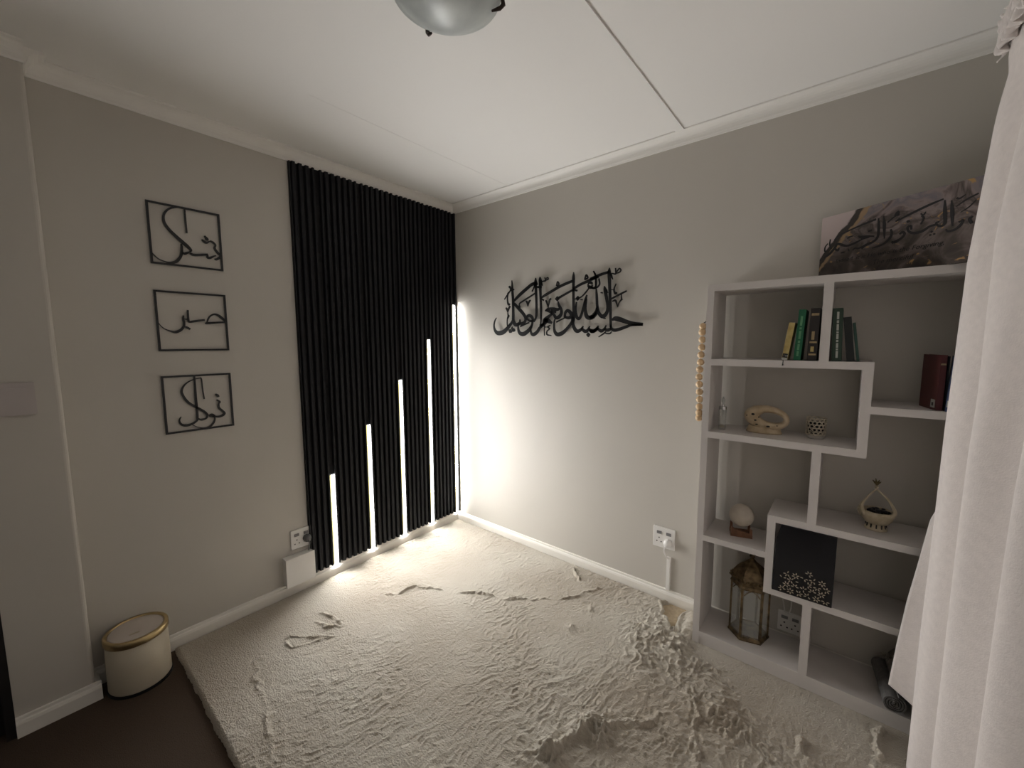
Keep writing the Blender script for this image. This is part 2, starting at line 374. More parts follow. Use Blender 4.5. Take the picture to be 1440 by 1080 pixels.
# ------------------------------------------------------------------ slatted panel with light strips
pan = thing('slat_wall_panel', 'tall charcoal slatted wall panel in the corner, ceiling to skirting', 'wall panel', (0, -.6, .084))
def loc(o):   # parts are modelled in world space; keep them there under their thing
    o.matrix_parent_inverse = o.parent.matrix_basis.inverted()
    return o
ZT = 2.447; ZB = .084
loc(obj('backing_panel', bx(0, .005, -1.207, -.001, ZB, ZT), M_back, pan))
ledk = [3.5+7*i for i in range(5)]
def slat_mesh():
    b = nb(); prism(b, [(.0045, -.0102), (.024, -.0098), (.0265, -.0075), (.0265, .0075), (.024, .0098), (.0045, .0102)], 'z', ZB, ZT)
    me = bpy.data.meshes.new('slat'); b.to_mesh(me); b.free(); me.materials.append(M_slat); return me
sm = slat_mesh()
for k in range(-1, 33):
    o = bpy.data.objects.new('slat', sm); COL.objects.link(o); o.parent = pan
    yc = -1.1851+.0366*k
    o.location = (0, yc+.6, -.084)
    if (k-3) % 7 == 0 and k >= 0: o.scale = (1, .62, 1); o.location.y -= .003
    if (k-4) % 7 == 0 and k >= 0: o.scale = (1, .62, 1); o.location.y += .003
    if k == -1: o.scale = (.75, .3, 1); o.location.y = -1.203+.6
    if k == 32: o.scale = (1, .72, 1); o.location.y = -.0092+.6
tops = [.656, .926, 1.202, 1.483, 1.752]
labs = ['shortest glowing light strip, leftmost in the slatted panel', 'second shortest glowing light strip in the slatted panel', 'middle one of the five glowing light strips in the slatted panel', 'second tallest glowing light strip in the slatted panel', 'tallest glowing light strip, next to the room corner']
for i, k in enumerate(ledk):
    yc = -1.1851+.0366*k
    t = thing('light_strip', labs[i], 'light strip', (0, yc, ZB), 0, 'light strips in the slatted panel')
    loc(obj('diffuser', bx(.0055, .0200, yc-.0045, yc+.0130, ZB+.002, tops[i]), M_led if i < 4 else M_led5, t))
    loc(obj('channel_side', bx(.0055, .0199, yc-.0150, yc-.0047, ZB+.002, tops[i]), M_ledy, t))
    loc(obj('end_cap', bx(.0055, .0205, yc-.0150, yc+.0130, tops[i]+.0002, tops[i]+.004), M_plast, t))

# ------------------------------------------------------------------ metal wall lettering
S1=[[[-1676,2086,6],[-1676,2029,6.6],[-1675,1974,6]],[[-1683,2087,4.6],[-1712,2080,6.5],[-1733,2068,7.1],[-1749,2047,7.6],[-1755,2026,8.2],[-1753,2002,9.5],[-1739,1977,10.9],[-1716,1951,12.4],[-1694,1930,13.2],[-1675,1912,12],[-1664,1898,8.1],[-1668,1890,4.7]],[[-1668,1890,3.3],[-1680,1883,8.7],[-1690,1878,9.9],[-1698,1883,5.3]],[[-1699,1920,4.6],[-1698,1905,8.6],[-1700,1883,9.2],[-1706,1861,9.8],[-1721,1839,11.1],[-1738,1830,9],[-1758,1830,5.1],[-1785,1840,3.8],[-1804,1861,3.1],[-1808,1869,3.1]],[[-1668,1883,8],[-1657,1878,10.1],[-1632,1881,8.9],[-1601,1888,8.4]],[[-1601,1888,5.6],[-1601,1875,9.1],[-1592,1874,9.8],[-1576,1884,6.4],[-1567,1888,4.3]],[[-1573,1872,5],[-1565,1871,9.2],[-1545,1888,10.1]],[[-1546,1890,7.9],[-1561,1906,9.3],[-1570,1923,8.5],[-1566,1939,6.4],[-1576,1950,8.5],[-1587,1954,6.3]],[[-1590,1951,4.9],[-1602,1943,9],[-1612,1949,9],[-1619,1955,4.1]],[[-1607,1974,5.5],[-1599,1962,11.8],[-1594,1958,7]]]
S2=[[[-1632,1559,5.1],[-1624,1560,9.6],[-1594,1563,9.1],[-1567,1566,7.9],[-1546,1568,7.4]],[[-1546,1571,8],[-1563,1588,10.6],[-1577,1600,9.8],[-1592,1604,7.8],[-1607,1597,6.5],[-1618,1582,5.8],[-1624,1565,4.5]],[[-1634,1575,7.6],[-1657,1571,8.8],[-1680,1566,9.3],[-1694,1564,8],[-1696,1576,7.4],[-1696,1596,6.7],[-1695,1618,5.5]],[[-1698,1579,4.3],[-1704,1575,5.5],[-1709,1577,3.7]],[[-1713,1592,4.2],[-1715,1575,7.3],[-1713,1558,7.9],[-1716,1541,8.5],[-1729,1524,10.3],[-1748,1515,10.8],[-1764,1519,5.9],[-1784,1528,3.5],[-1798,1542,2.9],[-1808,1560,2.3]],[[-1709,1541,5.5],[-1703,1537,8.6],[-1693,1530,8]]]
S3=[[[-1692,1309,6.3],[-1692,1267,7.5],[-1693,1197,8.9],[-1692,1144,8.9],[-1693,1105,8.3],[-1696,1091,7],[-1711,1080,8.2],[-1730,1074,9.4],[-1747,1076,9.9],[-1758,1085,8],[-1762,1102,5.5],[-1755,1118,3.1]],[[-1660,1193,4.5],[-1663,1236,4.5],[-1665,1291,4.5],[-1673,1295,3.8],[-1694,1291,4.4],[-1716,1281,5],[-1734,1264,6.1],[-1744,1240,8],[-1740,1216,8.6],[-1726,1187,9.9],[-1705,1165,9.5],[-1681,1146,9.6],[-1662,1128,9.7],[-1653,1112,8.5],[-1658,1098,7.2],[-1673,1093,9],[-1684,1095,7.7],[-1691,1103,4.5]],[[-1645,1107,9.8],[-1635,1109,15.2],[-1625,1104,9.9]],[[-1624,1099,5.3],[-1625,1084,6.6],[-1633,1067,7.9],[-1652,1050,7.2],[-1675,1051,4.5],[-1698,1061,3.2],[-1714,1073,2.5]],[[-1631,1103,7.9],[-1607,1098,9.4],[-1589,1103,10.1],[-1582,1113,9.5],[-1593,1129,8.7],[-1603,1143,8.7],[-1603,1162,6.7],[-1598,1172,7.4],[-1609,1182,6]],[[-1612,1212,5.9],[-1606,1205,11.3],[-1601,1198,8]]]
SB=[[[606,1885,4.5],[609,1856,10.2],[611,1807,13.6],[616,1747,14.8],[617,1659,14.8],[618,1609,17.1],[639,1583,19.3],[671,1592,15.7],[677,1617,6.7]],[[671,1592,11.2],[693,1589,16.7],[718,1600,14.3],[724,1624,14.3],[706,1654,16.6],[668,1690,16.8],[630,1724,14.7],[618,1732,11.4]],[[613,1619,8],[600,1595,13.8],[564,1561,19.8],[523,1534,23.7],[475,1529,22.9],[448,1548,15.8],[437,1579,9.8],[445,1615,7.3],[461,1638,3.6]],[[618,1740,8],[649,1765,14.6],[687,1791,16.6],[736,1820,16.3],[773,1841,16],[808,1849,17.9]],[[808,1882,4.2],[808,1856,17.9],[814,1837,19]],[[673,1699,13.4],[671,1710,7.8],[674,1726,6.7],[706,1741,7.7],[755,1762,7.6],[808,1785,7.4]],[[780,1798,7.5],[791,1816,6.4],[804,1843,7.4]],[[807,1856,13.7],[811,1791,13.7],[815,1715,12.7],[815,1649,12.8],[809,1621,10.7],[794,1600,9.7]],[[843,1885,4.2],[844,1867,15.6],[845,1820,13.6],[849,1741,12.5],[852,1671,11.5],[851,1600,9.5],[847,1572,6.3]],[[811,1823,10.6],[835,1821,10.5],[855,1819,10.4]],[[849,1861,13.5],[862,1828,4.1]],[[736,1619,11],[740,1636,13.1],[758,1641,15.2],[779,1629,15.1],[785,1608,12.9],[764,1604,10.9],[740,1617,8.8]],[[784,1612,11.8],[779,1579,13],[755,1546,18.5],[712,1520,22.2],[680,1523,19.1],[664,1543,14.7],[661,1583,6.8],[674,1590,5.6]],[[680,1571,7.8],[718,1583,7.7],[755,1594,6.5]],[[907,1605,12.4],[873,1576,14.6],[844,1558,14.8],[821,1530,17.1],[791,1514,18.3],[773,1524,13],[768,1551,7.6],[782,1581,5.4]],[[577,1548,8.1],[590,1541,20.8],[603,1536,8.1]],[[607,1555,8.1],[619,1548,20.6],[632,1543,8]],[[600,1557,5.8],[610,1569,6.9]],[[579,1843,8],[588,1843,11.4],[592,1821,5.7],[565,1791,6.9],[538,1763,4.7]],[[575,1810,5.8],[566,1776,6.9],[568,1741,9.3],[577,1725,12.7],[588,1727,5.7]],[[551,1702,8.2],[559,1695,10.5],[568,1671,3.5]],[[591,1709,8],[581,1704,10.4],[568,1671,3.5]],[[568,1671,3.5],[570,1653,7],[574,1645,12.7],[563,1621,5.8],[565,1578,5.8],[590,1595,4.6]],[[727,1737,6.6],[736,1732,9.8],[744,1703,3.3]],[[767,1740,6.5],[755,1733,8.7],[744,1703,3.3]],[[605,1824,5.7],[625,1823,7.9]],[[565,1800,4.6],[611,1825,4.5]],[[1095,1887,3.8],[1095,1855,14.2],[1095,1789,12.3],[1097,1680,12.4],[1100,1613,13.4],[1095,1578,13.4],[1103,1551,16.3],[1117,1533,17.2],[1132,1529,16.1],[1152,1539,13.2],[1167,1558,4.7]],[[1154,1546,10.3],[1177,1528,15.8],[1197,1532,13.9],[1211,1557,4.6]],[[1206,1542,10.1],[1221,1527,15.6],[1241,1528,15.4],[1264,1545,12.6]],[[1035,1616,12.7],[1037,1643,12.7],[1053,1658,14.6],[1074,1646,16.4],[1084,1623,17.3],[1064,1613,14.5],[1037,1618,11.8]],[[1090,1614,14.4],[1087,1587,14.4],[1059,1553,14.6],[1022,1522,18.8],[984,1511,19.1],[962,1527,15.2],[955,1560,10.1],[959,1606,5.1],[989,1609,4]],[[973,1590,7],[1005,1603,6],[1040,1615,5.9]],[[853,1750,6.3],[882,1764,12.4],[938,1787,13.1],[993,1809,12.8],[1040,1823,12.6],[1092,1836,11.4]],[[978,1735,10],[993,1742,10.9],[1025,1755,9.8],[1067,1772,9.6],[1098,1783,8.5]],[[963,1736,5],[978,1736,22.9],[992,1735,5]],[[1095,1787,10.4],[1138,1807,11.2],[1187,1822,11.9],[1235,1836,11.7],[1263,1843,11.5]],[[1098,1781,9.5],[1121,1774,8.5]],[[983,1720,4],[991,1695,11.9],[1007,1667,13.8],[1008,1640,15.8],[989,1620,17.9],[967,1619,15.1],[953,1638,12.1],[933,1653,13.2],[905,1666,13.3],[885,1667,6.2]],[[885,1667,4.1],[911,1677,10.2],[950,1675,13.1],[983,1668,13],[995,1677,7]],[[933,1664,15.2],[967,1656,15.1]],[[939,1643,10.2],[906,1624,15.4],[880,1606,17.7],[872,1581,15.7],[845,1569,13.7]],[[877,1609,10.4],[906,1601,22.6],[937,1586,10.2]],[[848,1746,7.3],[874,1734,7.3]],[[888,1731,6.2],[896,1722,9.3],[909,1684,3.1]],[[930,1740,7.1],[919,1729,9.2],[909,1684,3.1]],[[971,1816,6],[979,1841,6.9],[990,1825,5.9],[974,1814,6]],[[977,1815,4],[977,1802,4]],[[1173,1838,6.4],[1182,1861,7.3],[1193,1844,6.4],[1172,1835,6.4]],[[859,1854,5.2],[887,1858,7.2],[881,1877,5.1]],[[887,1860,5.1],[907,1864,6.1],[904,1875,5.1],[893,1871,4.1]],[[1114,1729,4.7],[1126,1728,21.6],[1139,1727,4.7]],[[1104,1725,4.8],[1129,1727,5.6],[1154,1737,5.6],[1178,1757,6.4],[1202,1784,5.5],[1207,1797,4.5]],[[1117,1705,6.6],[1112,1657,10.4],[1120,1617,14.2],[1136,1605,14.1],[1151,1624,12.2],[1165,1667,11.2],[1179,1714,12],[1188,1743,6.4]],[[1183,1718,12],[1179,1658,12.9],[1188,1618,18.5],[1210,1607,19.2],[1234,1612,16.3],[1253,1632,13.5]],[[1195,1806,6.4],[1200,1789,9.1],[1217,1783,9.1],[1224,1799,6.3]],[[1195,1811,4.6],[1216,1813,10.9],[1224,1804,6.3]],[[1217,1787,6.3],[1234,1780,9],[1248,1793,8],[1247,1839,6.2],[1232,1876,5.4]],[[1190,1506,4.6],[1202,1506,21.2],[1214,1507,4.6]],[[883,1569,8.3],[879,1553,5.2],[880,1506,4.2]],[[924,1570,5.1],[906,1561,7.2],[920,1549,6.2],[900,1533,6.2],[901,1512,7.3],[933,1505,4.1]],[[889,1559,3.1],[900,1561,3.1]],[[1332,1885,3.4],[1331,1859,15.5],[1335,1789,13.8],[1340,1707,12.1],[1344,1624,11.3],[1347,1549,10.4]],[[1339,1850,11.2],[1354,1819,3.4]],[[1302,1784,4.4],[1307,1763,14.8],[1317,1717,13.9],[1325,1675,12.2],[1324,1641,14],[1308,1617,17.6],[1290,1612,16.8],[1270,1632,14.3],[1259,1670,11.6],[1254,1734,11.6],[1250,1772,6.3]],[[1314,1762,8.7],[1324,1745,4.3]],[[1259,1670,9.8],[1251,1641,13.5],[1233,1619,17.2],[1214,1607,18.3]],[[1356,1590,9.5],[1377,1596,19.7],[1408,1588,20.3],[1443,1575,17.5],[1485,1563,16.4],[1536,1558,12.8]],[[1533,1556,7.2],[1502,1556,9],[1469,1555,9.9],[1435,1545,12.6],[1400,1534,13.6],[1369,1530,14.7],[1351,1541,10.4],[1348,1561,5.2]],[[1215,1531,15.6],[1239,1528,15.5],[1260,1541,10.8],[1267,1558,4.5]],[[1263,1541,9.9],[1287,1527,15.2],[1307,1538,10.6],[1318,1559,4.4]],[[1305,1538,9.7],[1328,1531,14.9],[1351,1539,11.3]],[[1271,1492,3.6],[1301,1510,6.2],[1317,1523,4.4]],[[1310,1516,5.3],[1326,1511,6.2],[1345,1512,6.1],[1352,1522,3.5]],[[1348,1853,4.3],[1371,1848,5.9],[1369,1879,5.1]],[[1370,1851,5.1],[1392,1853,5],[1402,1865,5],[1392,1875,5],[1378,1859,4.2]],[[1347,1709,6.9],[1387,1726,7.6],[1438,1746,6.6]],[[1375,1792,4.2],[1363,1762,6],[1371,1737,8.5],[1381,1744,3.4]],[[1354,1695,4.3],[1374,1697,8.5],[1387,1661,2.6]],[[1413,1704,7.6],[1396,1686,4.2],[1387,1661,2.6]],[[1408,1732,3.4],[1410,1702,5.9]],[[1210,1834,12.7],[1238,1842,12.5],[1280,1854,11.4],[1331,1863,10.3]],[[1230,1878,5.4],[1244,1852,6.3],[1246,1797,5.4],[1249,1778,5.4]],[[1266,1831,6.2],[1271,1799,7.1],[1251,1780,7.1],[1225,1780,7.2],[1208,1794,6.4]],[[1346,1760,2.6],[1368,1760,2.6]]]
SC=[[[53,160,3.4],[71,173,4.6],[130,189,5],[191,201,6]],[[199,202,3],[202,169,6.5],[202,138,6.5],[191,122,6.6],[164,113,7.4],[152,104,6.2]],[[215,205,2.3],[219,171,7.6],[223,124,2.9]],[[190,140,3.6],[173,144,6.1],[150,146,9.3],[138,153,3.8]],[[173,142,6.1],[151,138,4.3],[126,129,6.3],[99,125,6.5],[74,137,7.3],[64,139,6.7],[56,126,7.4],[38,106,7.5],[17,94,4.2]],[[56,123,5.4],[68,114,6.7],[72,123,4]],[[37,164,4.1],[36,144,4.8],[43,125,4.8]],[[28,149,3.4],[19,137,4.2],[19,120,4.9],[27,120,3.4]],[[240,152,4.6],[244,137,6.3],[238,120,6.9],[219,104,5.8],[187,97,3]],[[229,180,4.1],[243,191,3.4],[259,200,3.9]],[[252,177,2.8],[264,184,3.4]],[[253,208,2.3],[259,196,5.6]],[[100,153,3.9],[107,157,5.1],[118,158,3.2]],[[170,163,5.5],[180,164,5.4]],[[81,102,4.6],[92,102,5.9]],[[246,107,5.1],[257,103,6.2],[269,110,6.7]],[[122,104,4.5],[130,110,4.4],[142,106,5],[159,112,4.3]],[[106,112,3.2],[108,103,3.9]],[[254,176,3],[294,191,5.9],[342,206,6.2],[377,214,3.8]],[[381,209,2.7],[384,172,7.5],[387,138,6.4],[381,128,5.9],[371,131,4.9],[364,142,3.9],[372,143,3.8]],[[398,203,2.7],[402,166,7.4],[406,120,3.2]],[[364,136,5.5],[348,134,5.6],[332,124,6.8],[310,122,6.9],[294,131,5.3],[289,146,5.9],[297,150,5.3],[300,137,4.1]],[[285,169,3],[289,167,8.3],[294,166,2.9]],[[268,129,4.8],[275,134,6.6],[282,126,5.9],[272,112,6.6],[248,103,6.1]],[[325,176,4],[331,166,4.5],[325,148,4]],[[322,184,3.4],[329,177,4],[335,186,2.8]],[[411,180,2.1],[432,194,4.1],[459,205,4]],[[423,159,2.1],[441,170,3.1],[456,187,2.5]],[[410,207,4.2],[417,203,4.2],[430,211,2.6]],[[421,129,4.7],[430,133,5.2],[426,120,5.7],[414,108,5.8],[398,106,5.3],[391,114,3.2]],[[451,118,6.6],[445,131,5.6],[451,139,5]],[[354,117,5],[357,114,5]],[[361,106,5],[365,106,3.8]],[[351,105,5],[355,105,3.9]],[[249,198,4.3],[257,209,6.1],[260,195,3]]]

def left_frame(a, b_, d): return (d, a, b_)
def right_frame(a, b_, d): return (a, -d, b_)
frs = [((-1.8125, -1.5405, 1.817, 2.0885), S1, 'topmost of the three black square metal frames with Arabic script'),
       ((-1.813, -1.5405, 1.4275, 1.7015), S2, 'middle one of the three black square metal frames with Arabic script'),
       ((-1.815, -1.5435, 1.0425, 1.3135), S3, 'lowest of the three black square metal frames with Arabic script')]
for (ya, yb, za, zb), ST, lab in frs:
    t = thing('wall_sign', lab, 'wall art', (0, (ya+yb)/2, za), 0, 'framed script signs on the left wall')
    w_ = .0085; b = nb()
    box(b, .003, .009, ya, yb, zb-w_, zb); box(b, .003, .009, ya, yb, za, za+w_)
    box(b, .003, .009, ya, ya+w_, za+w_, zb-w_); box(b, .003, .009, yb-w_, yb, za+w_, zb-w_)
    loc(obj('frame', b, M_black, t))
    b = nb()
    for s_ in ST: ribbon(b, [(a, h, w2*1.12) for a, h, w2 in s_], left_frame, .0035, .0085)
    bmesh.ops.recalc_face_normals(b, faces=b.faces[:])
    loc(obj('script', b, M_black, t))
t = thing('wall_lettering', 'large black metal Arabic calligraphy on the right wall', 'wall art', (.98, 0, 1.55))
b = nb()
for s_ in SB: ribbon(b, [(a, h, w2*1.32+.8) for a, h, w2 in s_], right_frame, .021, .025)
bmesh.ops.recalc_face_normals(b, faces=b.faces[:])
loc(obj('script', b, M_black, t))
for (x, z) in ((.66, 1.70), (1.145, 1.72), (1.28, 1.75), (1.30, 1.60)):
    b = nb(); prism(b, [(x+.004*math.cos(q*PI/4), z+.004*math.sin(q*PI/4)) for q in range(8)], 'y', -.0212, .0)
    loc(obj('standoff', b, M_black, t))

# ------------------------------------------------------------------ sockets, switch, boxes
def outlet(name, label, fr, aw, bh, plug=None):
    """fr maps (a across, b up, d out of wall)"""
    t = thing(name, label, 'power outlet', fr(0, -bh/2, 0), 0, 'white power outlets')
    def pc(nm, a0, a1, b0, b1, d0, d1, m, bev=0, par=None):
        b = nb(); P = [fr(a, bb_, d) for d in (d0, d1) for (a, bb_) in ((a0, b0), (a1, b0), (a1, b1), (a0, b1))]
        hexa(b, P); bmesh.ops.recalc_face_normals(b, faces=b.faces[:]); o = obj(nm, b, m, par or t, bevel=bev)
        if par is None: loc(o)
        return o
    pl = pc('plate', -aw/2, aw/2, -bh/2, bh/2, .0005, .009, M_plast, .002)
    for s in (-1, 1):
        c = s*aw*.22
        pc('rocker_switch', c-.013, c+.013, bh*.16, bh*.30, .0085, .013, M_rock, .001, pl)
        for (da, db) in ((0, -.004), (-.012, -.026), (.012, -.026)):
            pc('socket_hole', c+da-.0032, c+da+.0032, db-.0032, db+.0032, .0088, .0094, M_dark, 0, pl)
    return t
FR = lambda a, b_, d: (1.687+a, -d, .371+b_)
outlet('power_outlet', 'white power outlet with a white plug on the right wall left of the bookcase', FR, .118, .118)
FL = lambda a, b_, d: (d, -1.25+a, .326+b_)
outlet('power_outlet', 'white power outlet beside the slatted panel with a grey plug', FL, .118, .114)
F3 = lambda a, b_, d: (2.283+a, -d-.0, .139+b_)
t3 = outlet('power_outlet', 'white power outlet behind the lowest left opening of the bookcase', F3, .096, .098)
def plugm(name, label, c, out, m, cordpts, n=12):
    t = thing(name, label, 'plug', c)
    b = nb(); o_ = Vector(out)
    pts = [Vector(c)+o_*q for q in (0, .012, .026, .032)]
    tube(b, pts, [.022, .023, .019, .011], n)
    loc(obj('plug_body', b, m, t, smooth=True))
    b = nb(); tube(b, [tuple(v[:3]) for v in spline(cordpts, 5)], .0035, 8)
    loc(obj('cord', b, m, t, smooth=True)); return t
plugm('power_plug', 'white plug in the outlet left of the bookcase', (1.713, -.0095, .350), (0, -1, 0), M_plast, [(1.713, -.032, .350), (1.700, -.040, .320), (1.706, -.030, .285), (1.716, -.014, .262)])
plugm('power_plug', 'grey plug in the outlet beside the slatted panel', (.0095, -1.222, .318), (1, 0, 0), M_plast2, [(.038, -1.222, .318), (.045, -1.222, .29), (.035, -1.222, .262), (.03, -1.222, .245)])
t = thing('cable_trunking', 'slim white cable trunking running from the outlet down to the skirting', 'cable cover', (1.718, 0, .076))
loc(obj('channel', bx(1.708, 1.728, -.012, 0, .076, .268), M_plast, t, bevel=.0015))
loc(obj('lid', bx(1.7095, 1.7265, -.0145, -.012, .078, .266), M_plast, t))
b = nb(); tube(b, [tuple(v[:3]) for v in spline([(2.262, -.012, .185), (2.255, -.03, .24), (2.245, -.03, .30), (2.24, -.03, .37)], 5)], .003, 6)
tag(obj('white_cord', b, M_plast, smooth=True), 'left white cord rising from the outlet behind the bookcase', 'cord', 'cords behind the bookcase')
b = nb(); tube(b, [tuple(v[:3]) for v in spline([(2.275, -.012, .185), (2.285, -.035, .23), (2.283, -.035, .30), (2.27, -.035, .37)], 5)], .003, 6)
tag(obj('white_cord', b, M_plast, smooth=True), 'right white cord rising from the outlet behind the bookcase', 'cord', 'cords behind the bookcase')
t = thing('power_supply_box', 'white box below the outlet by the slatted panel', 'box', (0, -1.278, .082))
loc(obj('body', bx(0, .050, -1.357, -1.203, .082, .242), M_plast, t, bevel=.003))
loc(obj('cover', bx(.050, .056, -1.360, -1.200, .079, .245), M_plast, t, bevel=.002))
t = thing('light_switch', 'beige light switch on the entrance wall at the far left', 'light switch', (.105, -2.24, 1.205))
loc(obj('plate', bx(.1055, .113, -2.300, -2.190, 1.205, 1.323), M_switchm, t, bevel=.002))
loc(obj('rocker', bx(.112, .117, -2.281, -2.209, 1.222, 1.306), M_switchm, t, bevel=.0015))

# ------------------------------------------------------------------ ceiling light
t = thing('ceiling_light', 'frosted marbled glass ceiling light with dark clips', 'ceiling light', (1.483, -1.372, CZ))
cx, cy = 1.483, -1.372
prof = [(0, 2.372), (.03, 2.374), (.06, 2.380), (.09, 2.391), (.118, 2.407), (.138, 2.424), (.142, 2.429), (.152, 2.431), (.152, 2.436), (.140, 2.437), (.110, 2.413), (.07, 2.392), (.0, 2.380)]
loc(obj('glass_bowl', lathe(nb(), prof, 64, cx, cy), M_bowl, t, smooth=True))
loc(obj('mount', lathe(nb(), [(0, 2.44), (.05, 2.44), (.085, 2.47), (.09, CZ-.001), (0, CZ-.001)], 40, cx, cy), M_plast, t, smooth=True))
for a in (math.radians(160), math.radians(52), math.radians(286)):
    dx, dy = math.cos(a), math.sin(a)
    b = nb(); tube(b, [(cx+dx*q, cy+dy*q, z) for q, z in ((.088, 2.492), (.13, 2.475), (.158, 2.452), (.162, 2.432), (.152, 2.421), (.128, 2.410))], [.004, .005, .007, .007, .006, .003], 8)
    loc(obj('clip', b, M_bronze, t, smooth=True))

# ------------------------------------------------------------------ waste bin
bxn = (.115, -1.990)
t = thing('waste_bin', 'cream pedal bin with gold rim beside the entrance wall', 'bin', (*bxn, 0))
loc(obj('base', lathe(nb(), [(0, .0), (.106, .0), (.107, .009), (0, .0095)], 48, *bxn), M_black, t, smooth=False))
loc(obj('body', lathe(nb(), [(.05, .010), (.1005, .010), (.104, .016), (.1035, .12), (.101, .216), (.05, .216)], 64, *bxn), M_cream, t, smooth=True))
loc(obj('rim', lathe(nb(), [(.099, .215), (.1055, .215), (.1065, .219), (.1065, .238), (.104, .2425), (.094, .2435), (.0915, .241), (.0915, .225)], 64, *bxn), M_gold, t, smooth=True))
loc(obj('lid', lathe(nb(), [(0, .2405), (.085, .240), (.0905, .238), (.0905, .226)], 64, *bxn), M_creamlid, t, smooth=True))
loc(obj('lid_mark', bx(.150, .158, -2.018, -1.985, .2402, .2412), M_burn, t))

# ------------------------------------------------------------------ bookcase
D_ = .25; X0, X1 = 1.918, 2.770; Z0 = .0175
bk = thing('bookcase', 'pale asymmetric open-backed bookcase standing against the right wall', 'bookcase', (2.344, -.133, Z0))
def board(nm, x0, x1, z0, z1, y0=-D_, y1=-.0175):
    return loc(obj(nm, bx(x0, x1, y0, y1, z0, z1), M_shelf, bk, bevel=.0012))
board('side_panel', X0, X0+.028, Z0, 1.682); board('side_panel', X1-.028, X1, Z0, 1.682)
board('top_board', X0, X1, 1.682, 1.710)
board('bottom_board', X0+.028, X1-.028, .054, .080)
board('plinth', X0+.028, X1-.028, Z0, .054, -D_+.004, -D_+.022)
board('divider', 2.330, 2.360, 1.384, 1.682)
board('shelf', X0+.028, 2.492, 1.355, 1.384)
board('divider', 2.462, 2.492, 1.055, 1.355)
board('shelf', X0+.028, 2.492, 1.026, 1.055)
board('shelf', 2.492, X1-.028, 1.194, 1.222)
board('divider', 2.329, 2.359, .730, 1.026)
board('shelf', 2.195, X1-.028, .702, .730)
board('divider', 2.195, 2.225, .410, .702)
board('shelf', X0+.028, 2.195, .535, .562)
board('shelf', 2.195, X1-.028, .382, .410)
board('divider', 2.335, 2.365, .080, .382)

# ------------------------------------------------------------------ canvas on top
P0 = Vector((2.300, -.050, 1.711)); DC = Vector((.405, -.235, 0)).normalized(); NC = Vector((DC.y, -DC.x, 0))
def cf(a, b_, d): v = P0+DC*a+NC*d; return (v.x, v.y, v.z+b_)
CL, CH = .525, .2565
M_canvas = bpy.data.materials.new('marble_canvas'); M_canvas.use_nodes = True
nt = M_canvas.node_tree; N = nt.nodes; L = nt.links; B = N['Principled BSDF']; B.inputs['Roughness'].default_value = .6
uv = N.new('ShaderNodeUVMap'); uv.uv_map = 'UVMap'
mp = N.new('ShaderNodeMapping'); mp.inputs['Scale'].default_value = (2.05, 1, 1); L.new(uv.outputs[0], mp.inputs[0])
n1 = N.new('ShaderNodeTexNoise'); n1.inputs['Scale'].default_value = 2.6; n1.inputs['Detail'].default_value = 6; n1.inputs['Distortion'].default_value = 1.4; L.new(mp.outputs[0], n1.inputs['Vector'])
sx = N.new('ShaderNodeSeparateXYZ'); L.new(uv.outputs[0], sx.inputs[0])
m1 = N.new('ShaderNodeMath'); m1.operation = 'MULTIPLY_ADD'; m1.inputs[1].default_value = .75; L.new(n1.outputs[0], m1.inputs[0])
m2 = N.new('ShaderNodeMath'); m2.operation = 'MULTIPLY_ADD'; m2.inputs[1].default_value = .35; m2.inputs[2].default_value = -.10; L.new(sx.outputs[1], m2.inputs[0]); L.new(m2.outputs[0], m1.inputs[2])
cr = N.new('ShaderNodeValToRGB'); e = cr.color_ramp.elements
e[0].position = .22; e[0].color = (.018, .012, .009, 1); e[1].position = .80; e[1].color = (.30, .235, .22, 1)
for ps, c in ((.34, (.050, .036, .028, 1)), (.44, (.135, .105, .095, 1)), (.50, (.05, .036, .03, 1)), (.58, (.20, .155, .145, 1)), (.66, (.13, .115, .125, 1))):
    q = e.new(ps); q.color = c
L.new(m1.outputs[0], cr.inputs[0])
# gold flecks
n3 = N.new('ShaderNodeTexNoise'); n3.inputs['Scale'].default_value = 4.5; n3.inputs['Detail'].default_value = 3; n3.inputs['Distortion'].default_value = 2; L.new(mp.outputs[0], n3.inputs['Vector'])
g1 = N.new('ShaderNodeMapRange'); g1.inputs[1].default_value = .63; g1.inputs[2].default_value = .70; L.new(n3.outputs[0], g1.inputs[0])
mxg = N.new('ShaderNodeMixRGB'); mxg.inputs[2].default_value = (.34, .20, .07, 1); L.new(g1.outputs[0], mxg.inputs[0]); L.new(cr.outputs[0], mxg.inputs[1])
